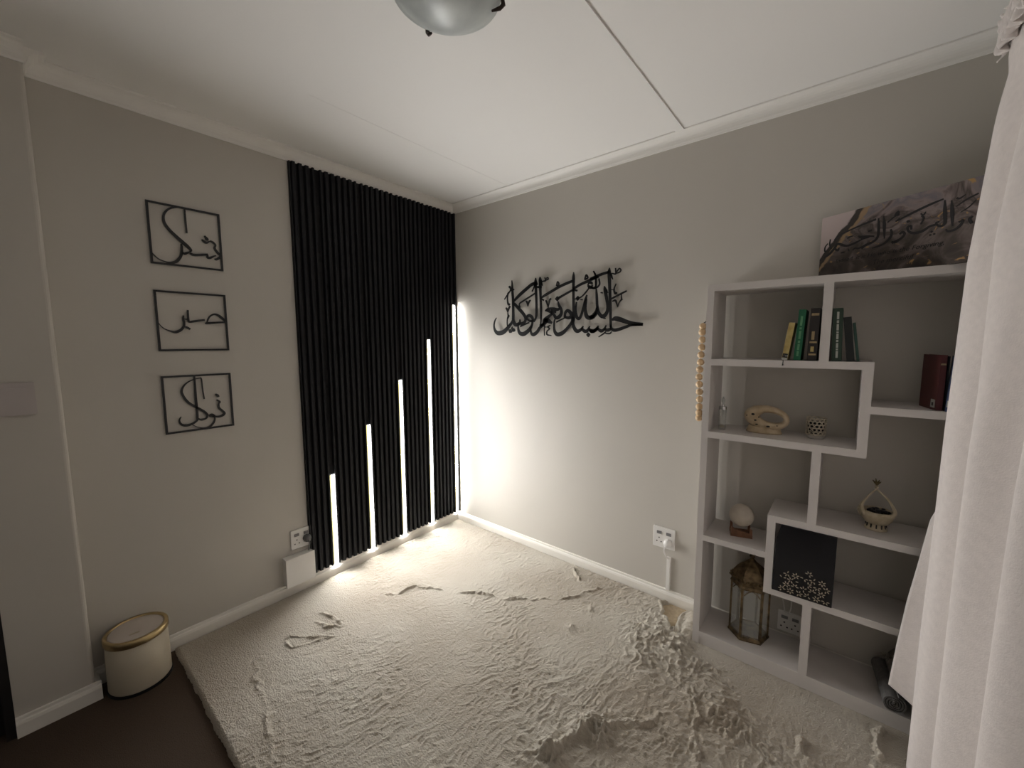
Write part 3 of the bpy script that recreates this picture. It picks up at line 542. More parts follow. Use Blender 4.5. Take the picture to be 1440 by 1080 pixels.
# pale upper-left wedge and amber vein: position along a slanted line, warped by noise
def line(a, bb, c):   # a*u + b*v + c + noise
    s1 = N.new('ShaderNodeMath'); s1.operation = 'MULTIPLY_ADD'; s1.inputs[1].default_value = a; s1.inputs[2].default_value = c; L.new(sx.outputs[0], s1.inputs[0])
    s2 = N.new('ShaderNodeMath'); s2.operation = 'MULTIPLY_ADD'; s2.inputs[1].default_value = bb; L.new(sx.outputs[1], s2.inputs[0]); L.new(s1.outputs[0], s2.inputs[2])
    s3 = N.new('ShaderNodeMath'); s3.operation = 'MULTIPLY_ADD'; s3.inputs[1].default_value = .22; L.new(n1.outputs[0], s3.inputs[0]); L.new(s2.outputs[0], s3.inputs[2])
    return s3
def band(src, lo, hi, col, prev):
    r_ = N.new('ShaderNodeValToRGB'); k = r_.color_ramp.elements
    k[0].position = max(0, lo-.02); k[0].color = (0, 0, 0, 1); k[1].position = lo; k[1].color = (1, 1, 1, 1)
    if hi < 1:
        z = k.new(hi); z.color = (1, 1, 1, 1); z = k.new(min(1, hi+.02)); z.color = (0, 0, 0, 1)
    L.new(src.outputs[0], r_.inputs[0])
    mx = N.new('ShaderNodeMixRGB'); mx.inputs[2].default_value = (*col, 1); L.new(r_.outputs[0], mx.inputs[0]); L.new(prev.outputs[0], mx.inputs[1]); return mx
ln = line(-1.9, .72, .17)       # larger towards the upper left
x = band(ln, .52, 1.1, (.44, .36, .34), mxg)
x = band(ln, .39, .45, (.26, .17, .09), x)
x = band(ln, .45, .52, (.022, .014, .010), x)
L.new(x.outputs[0], B.inputs['Base Color'])
t = thing('canvas_print', 'long marbled canvas with Arabic script leaning on top of the bookcase', 'picture', (P0.x, P0.y, 1.7105))
b = nb(); hexa(b, [cf(0, 0, 0), cf(0, 0, -.018), cf(CL, 0, -.018), cf(CL, 0, 0), cf(0, CH, 0), cf(0, CH, -.018), cf(CL, CH, -.018), cf(CL, CH, 0)])
bmesh.ops.recalc_face_normals(b, faces=b.faces[:])
uvl = b.loops.layers.uv.new('UVMap')
for fc in b.faces:
    for lp in fc.loops:
        d = lp.vert.co-P0; lp[uvl].uv = (d.dot(DC)/CL, d.z/CH)
loc(obj('canvas', b, M_canvas, t))
b = nb()
for s_ in SC: ribbon(b, [(a*1.0, h, w_*1.3) for a, h, w_ in s_], cf, .0004, .0009, 4)
bmesh.ops.recalc_face_normals(b, faces=b.faces[:])
loc(obj('script', b, M_lead, t))
def text_mesh(s, size, frame_m, m, name, parent, shear=0.0, align='LEFT', ext=.0003):
    cu = bpy.data.curves.new(name, 'FONT'); cu.body = s; cu.size = size; cu.shear = shear; cu.align_x = align; cu.extrude = ext; cu.resolution_u = 3
    o = bpy.data.objects.new(name, cu); COL.objects.link(o)
    me = bpy.data.meshes.new_from_object(o.evaluated_get(bpy.context.evaluated_depsgraph_get()))
    bpy.data.objects.remove(o)
    me.transform(frame_m)
    return loc(link(name, me, m, parent))
Fm = Matrix((DC, Vector((0, 0, 1)), NC)).transposed().to_4x4()
def at(a, h, d=.0006): q = Fm.copy(); q.translation = Vector(cf(a, h, d)); return q
text_mesh('Indeed, it is He who is the Forgiving,', .0222, at(.062, .066), M_lead, 'lettering', t, .25)
text_mesh('The merciful', .0235, at(.190, .036), M_lead, 'lettering', t, .25)

# ------------------------------------------------------------------ books
def book(name, label, base, thick, h, depth, lean, m, rz=0, group='books in the bookcase', page=True, extras=None):
    """base = spine left bottom corner on the shelf; lean in radians (top moves +x)"""
    t = thing(name, label, 'book', base, 0, group)
    R = Matrix.Translation(base) @ Matrix.Rotation(rz, 4, 'Z') @ Matrix.Rotation(lean, 4, 'Y')
    if lean > 0: R = Matrix.Translation((0, 0, thick*math.sin(lean))) @ R
    c = .0022
    b = nb(); box(b, 0, c, 0, depth, 0, h); box(b, thick-c, thick, 0, depth, 0, h); box(b, c, thick-c, 0, c, 0, h)
    b.transform(R); loc(obj('cover', b, m, t))
    b = nb(); box(b, c, thick-c, c, depth-.003, .003, h-.003); b.transform(R); loc(obj('pages', b, M_page, t))
    for nm, (xa, xb, za, zb), mm in (extras or []):
        b = nb(); box(b, xa*thick, xb*thick, -.0006, .0004, za*h, zb*h); b.transform(R); loc(obj(nm, b, mm, t))
    return t, R
def cm(n, c, r_=.5): return mat(n, c, r_, var=.12, vscale=60)
B_y = mat('yellow_spine', (.50, .40, .17), .5, col2=(.36, .26, .08), vscale=55)
B_g = cm('green_cover', (.008, .115, .050)); B_k = cm('black_cover', (.014, .011, .010)); B_dg = cm('dark_green_cover', (.020, .045, .028)); B_k2 = cm('black_cover_2', (.010, .013, .013))
B_tg = cm('teal_cover', (.035, .095, .070)); B_r = cm('red_cover', (.085, .012, .012)); B_b = cm('blue_cover', (.06, .09, .19)); G_t = cm('gilt', (.36, .27, .14)); W_t = cm('white_ink', (.50, .52, .48)); S_t = cm('green_gilt', (.12, .30, .16))
yf = -.242
tb, R = book('book', 'small yellow book with a black spine label, leftmost on the upper shelf', (2.208, yf-.004, 1.3855), .020, .150, .10, .125, B_y, extras=[('spine_label', (.08, .92, .06, .17), M_black), ('spine_band', (.0, 1., .0, .055), W_t)])
text_mesh('118', .011, R @ Matrix.Translation((.0035, -.0009, .0135)) @ Matrix.Rotation(PI/2, 4, 'X'), W_t, 'lettering', tb, ext=.0002)
b = nb(); tube(b, [(2.214, -.247, 1.386), (2.215, -.2515, 1.384), (2.2145, -.2525, 1.372), (2.2145, -.2525, 1.364)], [.001, .001, .0015, .003], 6)
loc(obj('ribbon_marker', b, M_black, tb))
book('book', 'bright green hardback with gilt spine lettering left of the divider', (2.2475, yf, 1.3855), .0235, .200, .14, .045, B_g, extras=[('spine_mark', (.35, .65, z, z+dz), S_t) for z, dz in ((.08, .10), (.20, .12), (.34, .05), (.42, .16), (.61, .04), (.68, .19))])
book('book', 'thick black hardback with gilt bands touching the divider', (2.291, yf, 1.3855), .031, .203, .14, .012, B_k, extras=[('spine_band', (.14, .90, z, z+dz), G_t) for z, dz in ((.10, .035), (.335, .035), (.86, .045))]+[('spine_mark', (.30, .60, .40, .56), G_t), ('spine_mark', (.30, .64, .17, .27), B_y)])
book('book', 'dark green hardback with white spine lettering right of the divider', (2.368, yf, 1.3855), .030, .199, .14, -.030, B_dg, extras=[('spine_mark', (.40, .62, z, z+dz), W_t) for z, dz in ((.06, .13), (.205, .03), (.25, .09), (.36, .04), (.415, .10), (.53, .03), (.58, .12), (.72, .05), (.79, .14))])
book('book', 'black book leaning left, right of the dark green hardback', (2.4125, yf+.006, 1.3855), .024, .165, .13, -.115, B_k2)
book('book', 'thin teal green book leaning at the right end of the upper shelf', (2.4425, yf+.020, 1.3855), .008, .145, .13, -.135, B_tg)
Rz = -.235
book('book', 'dark red hardback beside the curtain', (2.659, -.232, 1.2225), .0165, .190, .130, 0, B_r, rz=.22, extras=[('spine_band', (.1, .9, .82, .85), G_t)])
tb = [o for o in COL.objects if o.get('label') == 'dark red hardback beside the curtain'][0]
Rm = Matrix.Translation((2.659, -.232, 1.2225)) @ Matrix.Rotation(.22, 4, 'Z')
b = nb(); box(b, -.0008, .0002, .010, .040, .008, .036); b.transform(Rm); loc(obj('paper_label', b, W_t, tb))
b = nb(); box(b, -.0011, -.0007, .020, .032, .014, .026); b.transform(Rm); loc(obj('label_mark', b, B_k, tb))
book('book', 'black book between the red and the blue book', (2.6790, -.222, 1.2225), .004, .186, .12, 0, B_k2, rz=.2)
book('book', 'blue paperback right of the red hardback at the curtain', (2.6785, -.2480, 1.2225), .015, .186, .12, .05, B_b, rz=-.1, extras=[('spine_mark', (.1, .9, .08, .2), W_t)])

# ------------------------------------------------------------------ shelf ornaments
# glass bottle
t = thing('glass_bottle', 'slim clear glass spray bottle at the left end of the middle shelf', 'bottle', (1.986, -.168, 1.0555))
loc(obj('glass', lathe(nb(), [(0, 1.0555), (.0135, 1.0555), (.0155, 1.058), (.0155, 1.158), (.0135, 1.1615), (.007, 1.1625), (.0065, 1.1605), (.013, 1.157), (.013, 1.066), (0, 1.066)], 24, 1.986, -.168), mat('bottle_glass', (.62, .62, .58), .08, Alpha=.35), t, smooth=True))
loc(obj('collar', lathe(nb(), [(.0165, 1.150), (.0165, 1.164), (.006, 1.1645), (.006, 1.172), (0, 1.172)], 24, 1.986, -.168), mat('chrome', (.6, .6, .6), .25, 1.0), t, smooth=False))
loc(obj('spray_nozzle', lathe(nb(), [(0, 1.172), (.005, 1.172), (.0045, 1.184), (.008, 1.186), (.008, 1.198), (.0035, 1.200), (.003, 1.208), (0, 1.209)], 16, 1.986, -.168), mat('clear_cap', (.45, .46, .44), .2), t, smooth=False))
loc(obj('amber_residue', lathe(nb(), [(0, 1.0665), (.012, 1.0665), (.012, 1.070), (.004, 1.079), (0, 1.080)], 16, 1.986, -.168), M_gold, t, smooth=True))

# oval ceramic ornament with an off-centre opening
t = thing('ceramic_ornament', 'speckled beige oval ceramic ornament with an oblong hole', 'ornament', (2.153, -.125, 1.0555))
b = nb(); n = 48; m_ = 14; rings = []
for i in range(n):
    a = 2*PI*i/n; tl = -.10
    ox, oz = .0875*math.cos(a), .055*math.sin(a)
    ix, iz = .0210+.0440*math.cos(a), .004+.0200*math.sin(a)
    mx, mz = (ox+ix)/2, (oz+iz)/2; hx, hz = (ox-ix)/2, (oz-iz)/2
    ring = []
    for k in range(m_):
        ph = 2*PI*k/m_; c_, s_ = math.cos(ph), math.sin(ph)
        X_, Z_ = mx+hx*c_, mz+hz*c_; Y_ = .028*s_*(1 if abs(s_) < .9 else .95)
        Xr = X_*math.cos(tl)-Z_*math.sin(tl); Zr = X_*math.sin(tl)+Z_*math.cos(tl)
        ring.append(b.verts.new((2.153+Xr, -.125+Y_, 1.124+Zr)))
    rings.append(ring)
for i in range(n):
    A_, B_2 = rings[i], rings[(i+1) % n]
    for k in range(m_): b.faces.new((A_[k], A_[(k+1) % m_], B_2[(k+1) % m_], B_2[k]))
bmesh.ops.recalc_face_normals(b, faces=b.faces[:])
loc(obj('ring_body', b, M_ceram, t, smooth=True))
b = nb(); ft = []
for (sx_, sy_, z) in ((.068, .034, 1.0555), (.070, .036, 1.060), (.066, .033, 1.068), (.062, .026, 1.080), (.058, .014, 1.088)):
    ft.append([b.verts.new((2.146+sx_*math.cos(q*PI/16), -.125+sy_*math.sin(q*PI/16), z)) for q in range(32)])
for A_, B_2 in zip(ft, ft[1:]):
    for k in range(32): b.faces.new((A_[k], A_[(k+1) % 32], B_2[(k+1) % 32], B_2[k]))
b.faces.new(ft[0][::-1]); b.faces.new(ft[-1])
loc(obj('foot', b, M_ceram, t, smooth=True))
for (dx, dz, rr, e_) in ((-.048, .014, .007, .7), (-.070, .006, .0055, .9), (-.018, .036, .0065, .6), (-.038, -.012, .0055, .7), (-.062, -.016, .004, .8), (-.032, -.030, .006, .5), (.012, -.035, .008, .5), (.068, -.022, .007, .6), (.045, -.028, .003, .8), (-.025, .003, .003, 1)):
    b = nb(); sphere(b, (0, 0, 0), rr, 12, 8, e_); b.transform(Matrix.Translation((2.153+dx, -.125-.0255+(.004 if abs(dx) > .06 or dz > .03 else 0), 1.124+dz)) @ Matrix.Diagonal((1, .35, 1, 1)))
    loc(obj('dark_spot', b, M_stone, t, smooth=True))

# filigree tealight holder
cx, cy, zb = 2.331, -.105, 1.0555
t = thing('tealight_holder', 'small openwork silver tealight holder at the right of the middle shelf', 'candle holder', (cx, cy, zb))
loc(obj('glass_base', lathe(nb(), [(0, zb), (.029, zb), (.031, zb+.003), (.031, zb+.018), (.026, zb+.020), (0, zb+.020)], 32, cx, cy), mat('milky_glass', (.46, .43, .39), .3, var=.1), t, smooth=True))
M_fil = mat('tarnished_silver', (.74, .67, .54), .38, .7, var=.3, vscale=90)
loc(obj('inner_cup', lathe(nb(), [(.0, zb+.021), (.028, zb+.021), (.029, zb+.068), (.027, zb+.068), (.026, zb+.024), (0, zb+.024)], 24, cx, cy), M_dark, t, smooth=True))
b = nb()
for zz, jj in ((.022, 0), (.038, 1), (.052, 0), (.066, 1), (.079, 0)):
    for i in range(13):
        a = 2*PI*(i+.5*jj)/13+random.uniform(-.06, .06); q = .0075
        pts = []
        for k in range(8):
            al = a+q/.0335*math.cos(k*PI/4)*(1 if k % 2 else 1.15); pts.append((cx+.0335*math.cos(al), cy+.0335*math.sin(al), zb+zz+q*.95*math.sin(k*PI/4)))
        tube(b, pts, .0021, 5, closed=True)
for i in range(3): tube(b, [(cx+.0335*math.cos(k*PI/20), cy+.0335*math.sin(k*PI/20), zb+(.019, .045, .073)[i]+.0015*math.sin(k*1.7)) for k in range(40)], .0014, 5, closed=True)
o = loc(obj('filigree', b, M_fil, t, smooth=True))

# sphere lamp on a wooden stand
cx, cy = 2.080, -.135
t = thing('sphere_lamp', 'pale moon-like ball on a reddish wooden stand', 'lamp', (cx, cy, .5625))
loc(obj('ball', sphere(nb(), (cx, cy, .656), .0515, 40, 28), M_moon, t, smooth=True))
b = nb()
Rw_ = Matrix.Translation((cx, cy, .5625)) @ Matrix.Rotation(.28, 4, 'Z')
box(b, -.044, .044, -.034, -.022, 0, .014); box(b, -.044, .044, .022, .034, 0, .014)
box(b, -.044, -.030, -.022, .022, .0, .014); box(b, .030, .044, -.022, .022, 0, .014)
for (sx_, sy_) in ((-1, -1), (1, -1), (-1, 1), (1, 1)): hexa(b, [(sx_*.037-.006, sy_*.028-.006, .012), (sx_*.037+.006, sy_*.028-.006, .012), (sx_*.037+.006, sy_*.028+.006, .012), (sx_*.037-.006, sy_*.028+.006, .012), (sx_*.037-.005, sy_*.030-.005, .048), (sx_*.037+.005, sy_*.030-.005, .040), (sx_*.037+.005, sy_*.030+.005, .040), (sx_*.037-.005, sy_*.030+.005, .048)])
box(b, -.030, .030, -.022, .022, .004, .012)
hexa(b, [(-.043, -.034, .013), (.043, -.034, .013), (.043, -.024, .013), (-.043, -.024, .013), (-.043, -.034, .036), (.043, -.034, .022), (.043, -.024, .022), (-.043, -.024, .036)])
b.transform(Rw_); loc(obj('wooden_stand', b, M_wood, t, bevel=.0012))

# hexagonal lantern
cx, cy, zb = 2.130, -.113, .0805; Rr = .082; a0 = math.radians(-45)
t = thing('lantern', 'antique brass hexagonal lantern in the lowest left opening', 'lantern', (cx, cy, zb))
def hx(rr, z, k): return (cx+rr*math.cos(a0+k*PI/3), cy+rr*math.sin(a0+k*PI/3), z)
def hl(prof, m, nm, n=6, sm=False): return loc(obj(nm, lathe(nb(), [(r_, zb+z) for r_, z in prof], n, cx, cy, a0=a0), m, t, smooth=sm))
hl([(0, 0), (Rr+.004, 0), (Rr+.004, .006), (Rr, .012), (Rr-.004, .016), (0, .016)], M_gold2, 'base_plate')
for k in range(6):
    p_ = hx(Rr-.004, 0, k); 
    b = nb(); box(b, -.004, .004, -.0045, .0045, zb+.014, zb+.252)
    b.transform(Matrix.Translation((p_[0], p_[1], 0)) @ Matrix.Rotation(a0+k*PI/3, 4, 'Z')); loc(obj('corner_post', b, M_gold2, t))
    A_, B_2 = Vector(hx(Rr-.006, 0, k)), Vector(hx(Rr-.006, 0, k+1)); d = (B_2-A_)
    b = nb(); nrm = Vector((d.y, -d.x, 0)).normalized()*.001
    q = [A_+d*.06, A_+d*.94]
    hexa(b, [(q[0].x+nrm.x, q[0].y+nrm.y, zb+.016), (q[1].x+nrm.x, q[1].y+nrm.y, zb+.016), (q[1].x-nrm.x, q[1].y-nrm.y, zb+.016), (q[0].x-nrm.x, q[0].y-nrm.y, zb+.016),
             (q[0].x+nrm.x, q[0].y+nrm.y, zb+.245), (q[1].x+nrm.x, q[1].y+nrm.y, zb+.245), (q[1].x-nrm.x, q[1].y-nrm.y, zb+.245), (q[0].x-nrm.x, q[0].y-nrm.y, zb+.245)])
    loc(obj('glass_pane', b, M_thin, t))
    # arched trim below the eave
    pts = [A_+d*s_ for s_ in (0.08, .25, .4, .5, .6, .75, .92)]
    b = nb(); tube(b, [(v.x-nrm.x*2, v.y-nrm.y*2, zb+.238+dz) for v, dz in zip(pts, (-.022, -.006, .002, .006, .002, -.006, -.022))], .0035, 6); loc(obj('arch_trim', b, M_gold2, t))
    b = nb(); tube(b, [(v.x-nrm.x*2, v.y-nrm.y*2, zb+.020) for v in pts], .0035, 6); loc(obj('bottom_rail', b, M_gold2, t))
hl([(Rr-.008, .246), (Rr+.002, .246), (Rr+.003, .252), (Rr-.001, .262), (Rr+.001, .272), (Rr+.009, .276), (Rr+.009, .281), (Rr-.004, .284)], M_gold2, 'eave')
hl([(Rr-.002, .283), (Rr-.006, .296), (Rr-.013, .312), (Rr-.024, .328), (Rr-.038, .341), (Rr-.053, .351), (.018, .360), (.010, .369), (0, .374)], M_gold2, 'dome')
b = nb()
for k in range(6):
    for j in range(5):
        A_, B_2 = Vector(hx(Rr+.004, 0, k)), Vector(hx(Rr+.004, 0, k+1)); v = A_.lerp(B_2, (j+.5)/5); sphere(b, (v.x, v.y, zb+.286), .0058, 8, 6)
o = loc(obj('bead_trim', b, M_gold2, t, smooth=True)); o['kind'] = 'stuff'
hl([(0, .372), (.009, .374), (.012, .381), (.010, .388), (.006, .392), (.010, .397), (.009, .403), (0, .407)], M_gold2, 'finial', 16, True)
b = nb(); tube(b, [(cx+.016*math.cos(q*PI/8)+.002, cy+.004*math.cos(q*PI/8), zb+.412+.018*math.sin(q*PI/8)) for q in range(16)], .0018, 6, closed=True)
loc(obj('hanging_ring', b, M_gold2, t, smooth=True))

# black board with a petal pattern
t = thing('patterned_board', 'black glossy box with pale flower pattern, front of the boxed opening', 'box', (2.327, -.236, .4105))
b = nb(); prism(b, [(2.2275, .4105), (2.4275, .4105), (2.4285, .700), (2.246, .700), (2.2315, .640)], 'y', -.256, -.222)
loc(obj('body', b, M_board, t))
b = nb()
for i in range(6):
    for j in range(5):
        x_ = 2.262+.029*i+(.0145 if j % 2 else 0); z_ = .428+.0235*j
        if x_ > 2.415 or z_ > .525-.25*abs(x_-2.345)*(1 if j > 2 else 0) or (j == 4 and i in (0, 5)): continue
        for k in range(6):
            a = k*PI/3+.3*((i*7+j*3) % 5)
            for s_ in (0,):
                c0 = Vector((x_+.0085*math.cos(a), z_+.0085*math.sin(a)))
                if random.random() < .22: continue
                P_ = []
                for q in range(8):
                    th = q*PI/4; lx, lz = .0050*math.cos(th), .0022*math.sin(th)
                    P_.append((c0.x+lx*math.cos(a)-lz*math.sin(a), c0.y+lx*math.sin(a)+lz*math.cos(a)))
                prism_v = [b.verts.new((p_[0], -.2566, p_[1])) for p_ in P_]; b.faces.new(prism_v)
o = loc(obj('flower_pattern', b, M_petal, t)); o['kind'] = 'stuff'

# teardrop ceramic burner
t = thing('incense_burner', 'cream teardrop-shaped ceramic burner with black filling', 'ornament', (2.541, -.15, .7305))
RING = [[2.532, .896], [2.512, .865], [2.496, .833], [2.495, .813], [2.504, .791], [2.528, .779], [2.552, .776], [2.576, .79], [2.588, .81], [2.586, .828], [2.571, .856], [2.552, .877]]
sp = spline([(x_, z_, r_) for (x_, z_), r_ in zip(RING+[RING[0]], (3, 3.4, 5, 6.2, 7.5, 8, 8, 7.5, 7, 5.4, 3.6, 3.2, 3))], 5)
b = nb(); tube(b, [(v[0], -.165, v[1]) for v in sp], [v[2]/1000 for v in sp], 10)
loc(obj('teardrop_ring', b, M_burn, t, smooth=True))
b = nb(); lathe(b, [(.018, .752), (.036, .758), (.047, .775), (.050, .795), (.047, .806), (.043, .806), (.045, .795), (.042, .778), (.03, .765), (0, .762)], 32, 2.541, -.140)
loc(obj('bowl', b, M_burn, t, smooth=True))
loc(obj('pedestal', lathe(nb(), [(0, .7305), (.034, .7305), (.035, .735), (.030, .745), (.028, .760), (.034, .768)], 28, 2.541, -.140), M_burn, t, smooth=True))
for k in range(12):
    a = 2*PI*k/12; b = nb(); box(b, -.0015, .0015, -.0022, .0022, .738, .756)
    b.transform(Matrix.Translation((2.541+.0305*math.cos(a), -.140+.0305*math.sin(a), 0)) @ Matrix.Rotation(a, 4, 'Z'))
    loc(obj('slot', b, M_dark, t))
b = nb()
for k in range(26):
    a = random.uniform(0, 2*PI); rr = random.uniform(0, .034); sphere(b, (2.541+rr*math.cos(a), -.142+rr*.8*math.sin(a), .796+random.uniform(-.004, .012)), random.uniform(.006, .010), 7, 5, .7)
o = loc(obj('black_filling', b, M_stone, t, smooth=False)); o['kind'] = 'stuff'
loc(obj('knob', sphere(nb(), (2.532, -.164, .903), .0065, 14, 10), M_burn, t, smooth=True))
b = nb()
for k in range(7):
    a = k*.9; tube(b, [(2.532, -.163, .908), (2.532+.006*math.cos(a), -.163+.005*math.sin(a), .920), (2.531+.013*math.cos(a), -.163+.010*math.sin(a), .926+.004*(k % 3))], [.0012, .0035, .001], 5)
loc(obj('dried_sprig', b, mat('dried_olive', (.16, .12, .05), .8, var=.3), t, smooth=True))
b = nb()
for k in range(8):
    a = -.6+k*.35; tube(b, [(2.497-.003*k % 2*.003, -.150, .822-k*.006), (2.486-.004*math.sin(a*2), -.142, .826-k*.0066)], [.005, .002], 6)
loc(obj('side_fronds', b, M_burn, t, smooth=True))

# ------------------------------------------------------------------ rolled mats
def roll(label, p0, ax, length, rr, m, mk, turns=4.2):
    t = thing('rolled_mat', label, 'mat', p0, 0, 'rolled mats')
    b = nb(); n = int(turns*26); th = rr/turns*.62; V = []
    ax = Vector(ax).normalized(); s_ = ax.cross(Vector((0, 0, 1))).normalized(); q = s_.cross(ax)
    for i in range(n+1):
        a = 2*PI*turns*i/n; ro = rr*(.10+.90*i/n); ri = max(.001, ro-th)
        row = []
        for (R_, L_) in ((ro, 0), (ro, length), (ri, length), (ri, 0)):
            row.append(b.verts.new(Vector(p0)+Vector((0, 0, rr))+ax*(L_+.002*math.sin(a*3))+(s_*math.cos(a)+q*math.sin(a))*R_))
        V.append(row)
    for A_, B_2 in zip(V, V[1:]):
        for k in range(4): b.faces.new((A_[k], A_[(k+1) % 4], B_2[(k+1) % 4], B_2[k]))
    b.faces.new(V[0][::-1]); b.faces.new(V[-1]); bmesh.ops.recalc_face_normals(b, faces=b.faces[:])
    loc(obj('roll', b, m, t, smooth=False))
    return t
roll('dark grey rolled mat on the bottom shelf next to the curtain', (2.628, -.252, .081), (-.12, 1, 0), .225, .036, M_grey, None)
t = roll('larger greyish rolled mat behind the dark grey one', (2.704, -.235, .081), (-.02, 1, 0), .205, .037, M_grey2, None, 3.2)
# folded grey cloth resting on the rolls, with a pale fringe
t = thing('folded_cloth', 'grey folded cloth with a pale fringe on the rolled mats', 'cloth', (2.665, -.12, .155))
b = nb(); V = []
for i in range(13):
    row = []
    for j in range(9):
        u_, v_ = i/12, j/8; x_ = 2.622+.108*u_; y_ = -.215+.185*v_
        z_ = .162+.050*math.sin(PI*min(1, u_*1.1))**.6+.006*math.sin(u_*9+v_*5)-.006*abs(v_-.5)
        row.append(b.verts.new((x_-.012*v_, y_, z_)))
    V.append(row)
for i in range(12):
    for j in range(8): b.faces.new((V[i][j], V[i+1][j], V[i+1][j+1], V[i][j+1]))
o = loc(obj('cloth', b, M_grey2, t, smooth=True)); md = o.modifiers.new('thickness', 'SOLIDIFY'); md.thickness = .006
b = nb()
for k in range(34):
    x_ = 2.60+.055*random.random(); y_ = -.055+random.uniform(-.02, .01)
    tube(b, [(x_+.01, y_, .176), (x_+random.uniform(-.010, .006), y_-.012, .190+random.uniform(-.004, .014)), (x_+random.uniform(-.03, .01), y_-.024, .184+random.uniform(-.01, .016))], [.0012, .001, .0004], 4)
o = loc(obj('fringe', b, M_tass, t)); o['kind'] = 'stuff'

# ------------------------------------------------------------------ bead garland on the side of the bookcase
t = thing('bead_garland', 'string of round wooden beads hanging on the side of the bookcase', 'beads', (1.90, -.236, 1.53))
BEADS = [[1.9015, -0.236, 1.5304], [1.9001, -0.236, 1.5042], [1.9015, -0.236, 1.4699], [1.9009, -0.236, 1.4356], [1.8989, -0.236, 1.4018], [1.8982, -0.236, 1.3678], [1.8962, -0.236, 1.3344], [1.8948, -0.236, 1.3001], [1.8969, -0.236, 1.2659], [1.899, -0.236, 1.2309], [1.9011, -0.236, 1.1965], [1.9015, -0.236, 1.1628], [1.9015, -0.236, 1.1341], [1.9015, -0.236, 1.11]]
for i, (x_, y_, z_) in enumerate(BEADS):
    b = nb(); sphere(b, (0, 0, 0), .0158, 18, 12); b.transform(Matrix.Translation((x_, y_, z_)) @ Matrix.Rotation(.1*i, 4, 'X'))
    loc(obj('bead', b, M_bead, t, smooth=True))
b = nb(); tube(b, [(x_, y_, z_) for x_, y_, z_ in BEADS], .0015, 5); loc(obj('string', b, M_cord, t))
b = nb(); tube(b, [BEADS[0], (1.905, -.238, 1.545), (1.9172, -.240, 1.552)], .002, 6); loc(obj('hook', b, M_bronze, t))

# ------------------------------------------------------------------ curtain
def interp(z, pts):
    for (z0_, v0), (z1_, v1) in zip(pts, pts[1:]):
        if z <= z1_: return v0+(v1-v0)*max(0, (z-z0_)/(z1_-z0_))
    return pts[-1][1]
PEAK = [(0, 2.652), (.5, 2.650), (1.2, 2.656), (1.69, 2.668), (2.05, 2.695), (2.2, 2.712), (2.37, 2.716)]
AMP = [(0, .050), (1.0, .044), (1.8, .028), (2.2, .010), (2.37, .006)]
END = [(0, -.362), (1.0, -.362), (1.7, -.37), (2.10, -.385), (2.2, -.405), (2.30, -.34), (2.37, -.335)]
FLAP = [(0, 2.594), (.23, 2.602), (.40, 2.614), (.55, 2.627), (.69, 2.644), (.86, 2.663), (.98, 2.70), (1.15, 2.735), (2.37, 2.735)]
t = thing('curtain', 'pale beige floor-length curtain hanging at the right edge', 'curtain', (2.70, -.9, .02))
b = nb(); NU, NZ, NF = 320, 120, 16; V = []
YE = -2.75
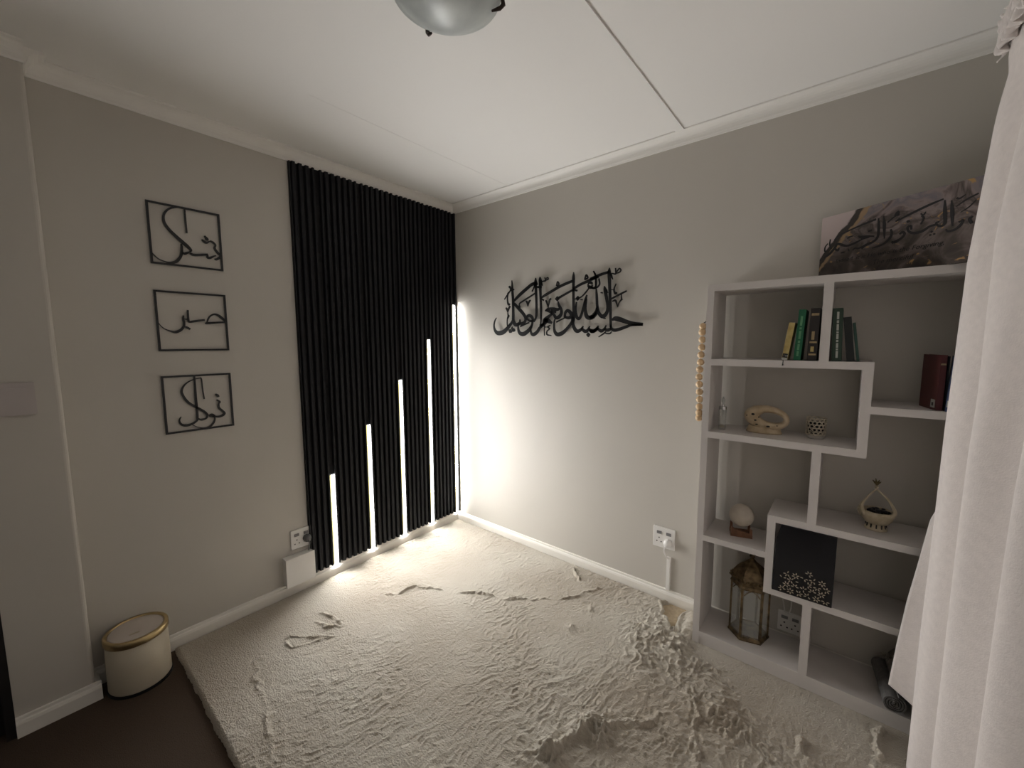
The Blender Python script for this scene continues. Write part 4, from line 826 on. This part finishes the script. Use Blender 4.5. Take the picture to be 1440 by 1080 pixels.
for j in range(NZ+1):
    row = []
    for i in range(-NF, NU+1):
        u_ = max(0, i)/NU
        v_ = max(0, -i)/NF          # 1 at the loose edge
        hem = .026+.145*math.exp(-(u_/.012)**2)+.050*v_
        z_ = hem+(2.368-hem)*(j/NZ)
        ye = interp(z_, END); y_ = ye+(YE-ye)*u_
        pk = interp(z_, PEAK); am = interp(z_, AMP)
        dr = .02*math.sin(z_*1.7)-.03*max(0, z_-1.6)
        q = (y_+.425+dr)/.33; ph = 2*PI*q
        x_ = pk+am*(1-math.cos(ph))*(1+.25*math.sin(q*2.1+1))+am*.25*math.sin(2*ph+.5*math.sin(z_*2))*(1-math.exp(-(q/.12)**2))
        x_ += (.0030*math.sin(y_*61+z_*4)+.006*math.sin(y_*23-z_*2.2))*min(1, z_/1.2)*(1-math.exp(-(q/.15)**2))
        if v_ > 0:
            x_ += (interp(z_, FLAP)-x_)*v_**1.3+.006*math.sin(z_*14)*v_*(1-v_)*4; y_ += .055*v_
        row.append(b.verts.new((x_, y_, z_)))
    V.append(row)
for j in range(NZ):
    for i in range(NU+NF): b.faces.new((V[j][i], V[j][i+1], V[j+1][i+1], V[j+1][i]))
o = loc(obj('cloth', b, M_curt, t, smooth=True)); md = o.modifiers.new('thickness', 'SOLIDIFY'); md.thickness = .0022
b = nb(); V = []; NU2 = 700
for j in range(13):
    row = []
    for i in range(NU2+1):
        u_ = i/NU2; y_ = -.322+(YE+.322)*u_; z_ = 2.282+.092*j/12
        gth = .0085*math.sin(2*PI*y_/.034+.6*math.sin(j*.8+y_*30))+.003*math.sin(2*PI*y_/.017+j)
        pinch = 1-.5*math.exp(-((j-7)/1.4)**2)-.45*math.exp(-((j-10)/1.1)**2)
        z_ += .006*math.sin(y_*90)*(j < 2)+.012*math.exp(-(u_/.004)**2)*(1-j/12)*(-1)
        row.append(b.verts.new((2.700+gth*pinch*1.3-.006*(1-pinch), y_+.004*math.sin(j*1.3+y_*50), z_)))
    V.append(row)
for j in range(12):
    for i in range(NU2): b.faces.new((V[j][i], V[j][i+1], V[j+1][i+1], V[j+1][i]))
o = loc(obj('gathered_heading', b, M_curt, t, smooth=True)); md = o.modifiers.new('thickness', 'SOLIDIFY'); md.thickness = .003
t = thing('curtain_rail', 'white curtain rail behind the gathered curtain heading', 'curtain rail', (2.785, -1.5, 2.33))
b = nb(); tube(b, [(2.785, -.30, 2.335), (2.785, -3.0, 2.335)], .011, 14); loc(obj('rail', b, M_plast, t, smooth=True))
for y_ in (-.34, -1.6, -2.9):
    loc(obj('bracket', bx(2.785, WX, y_-.008, y_+.008, 2.325, 2.345), M_plast, t))
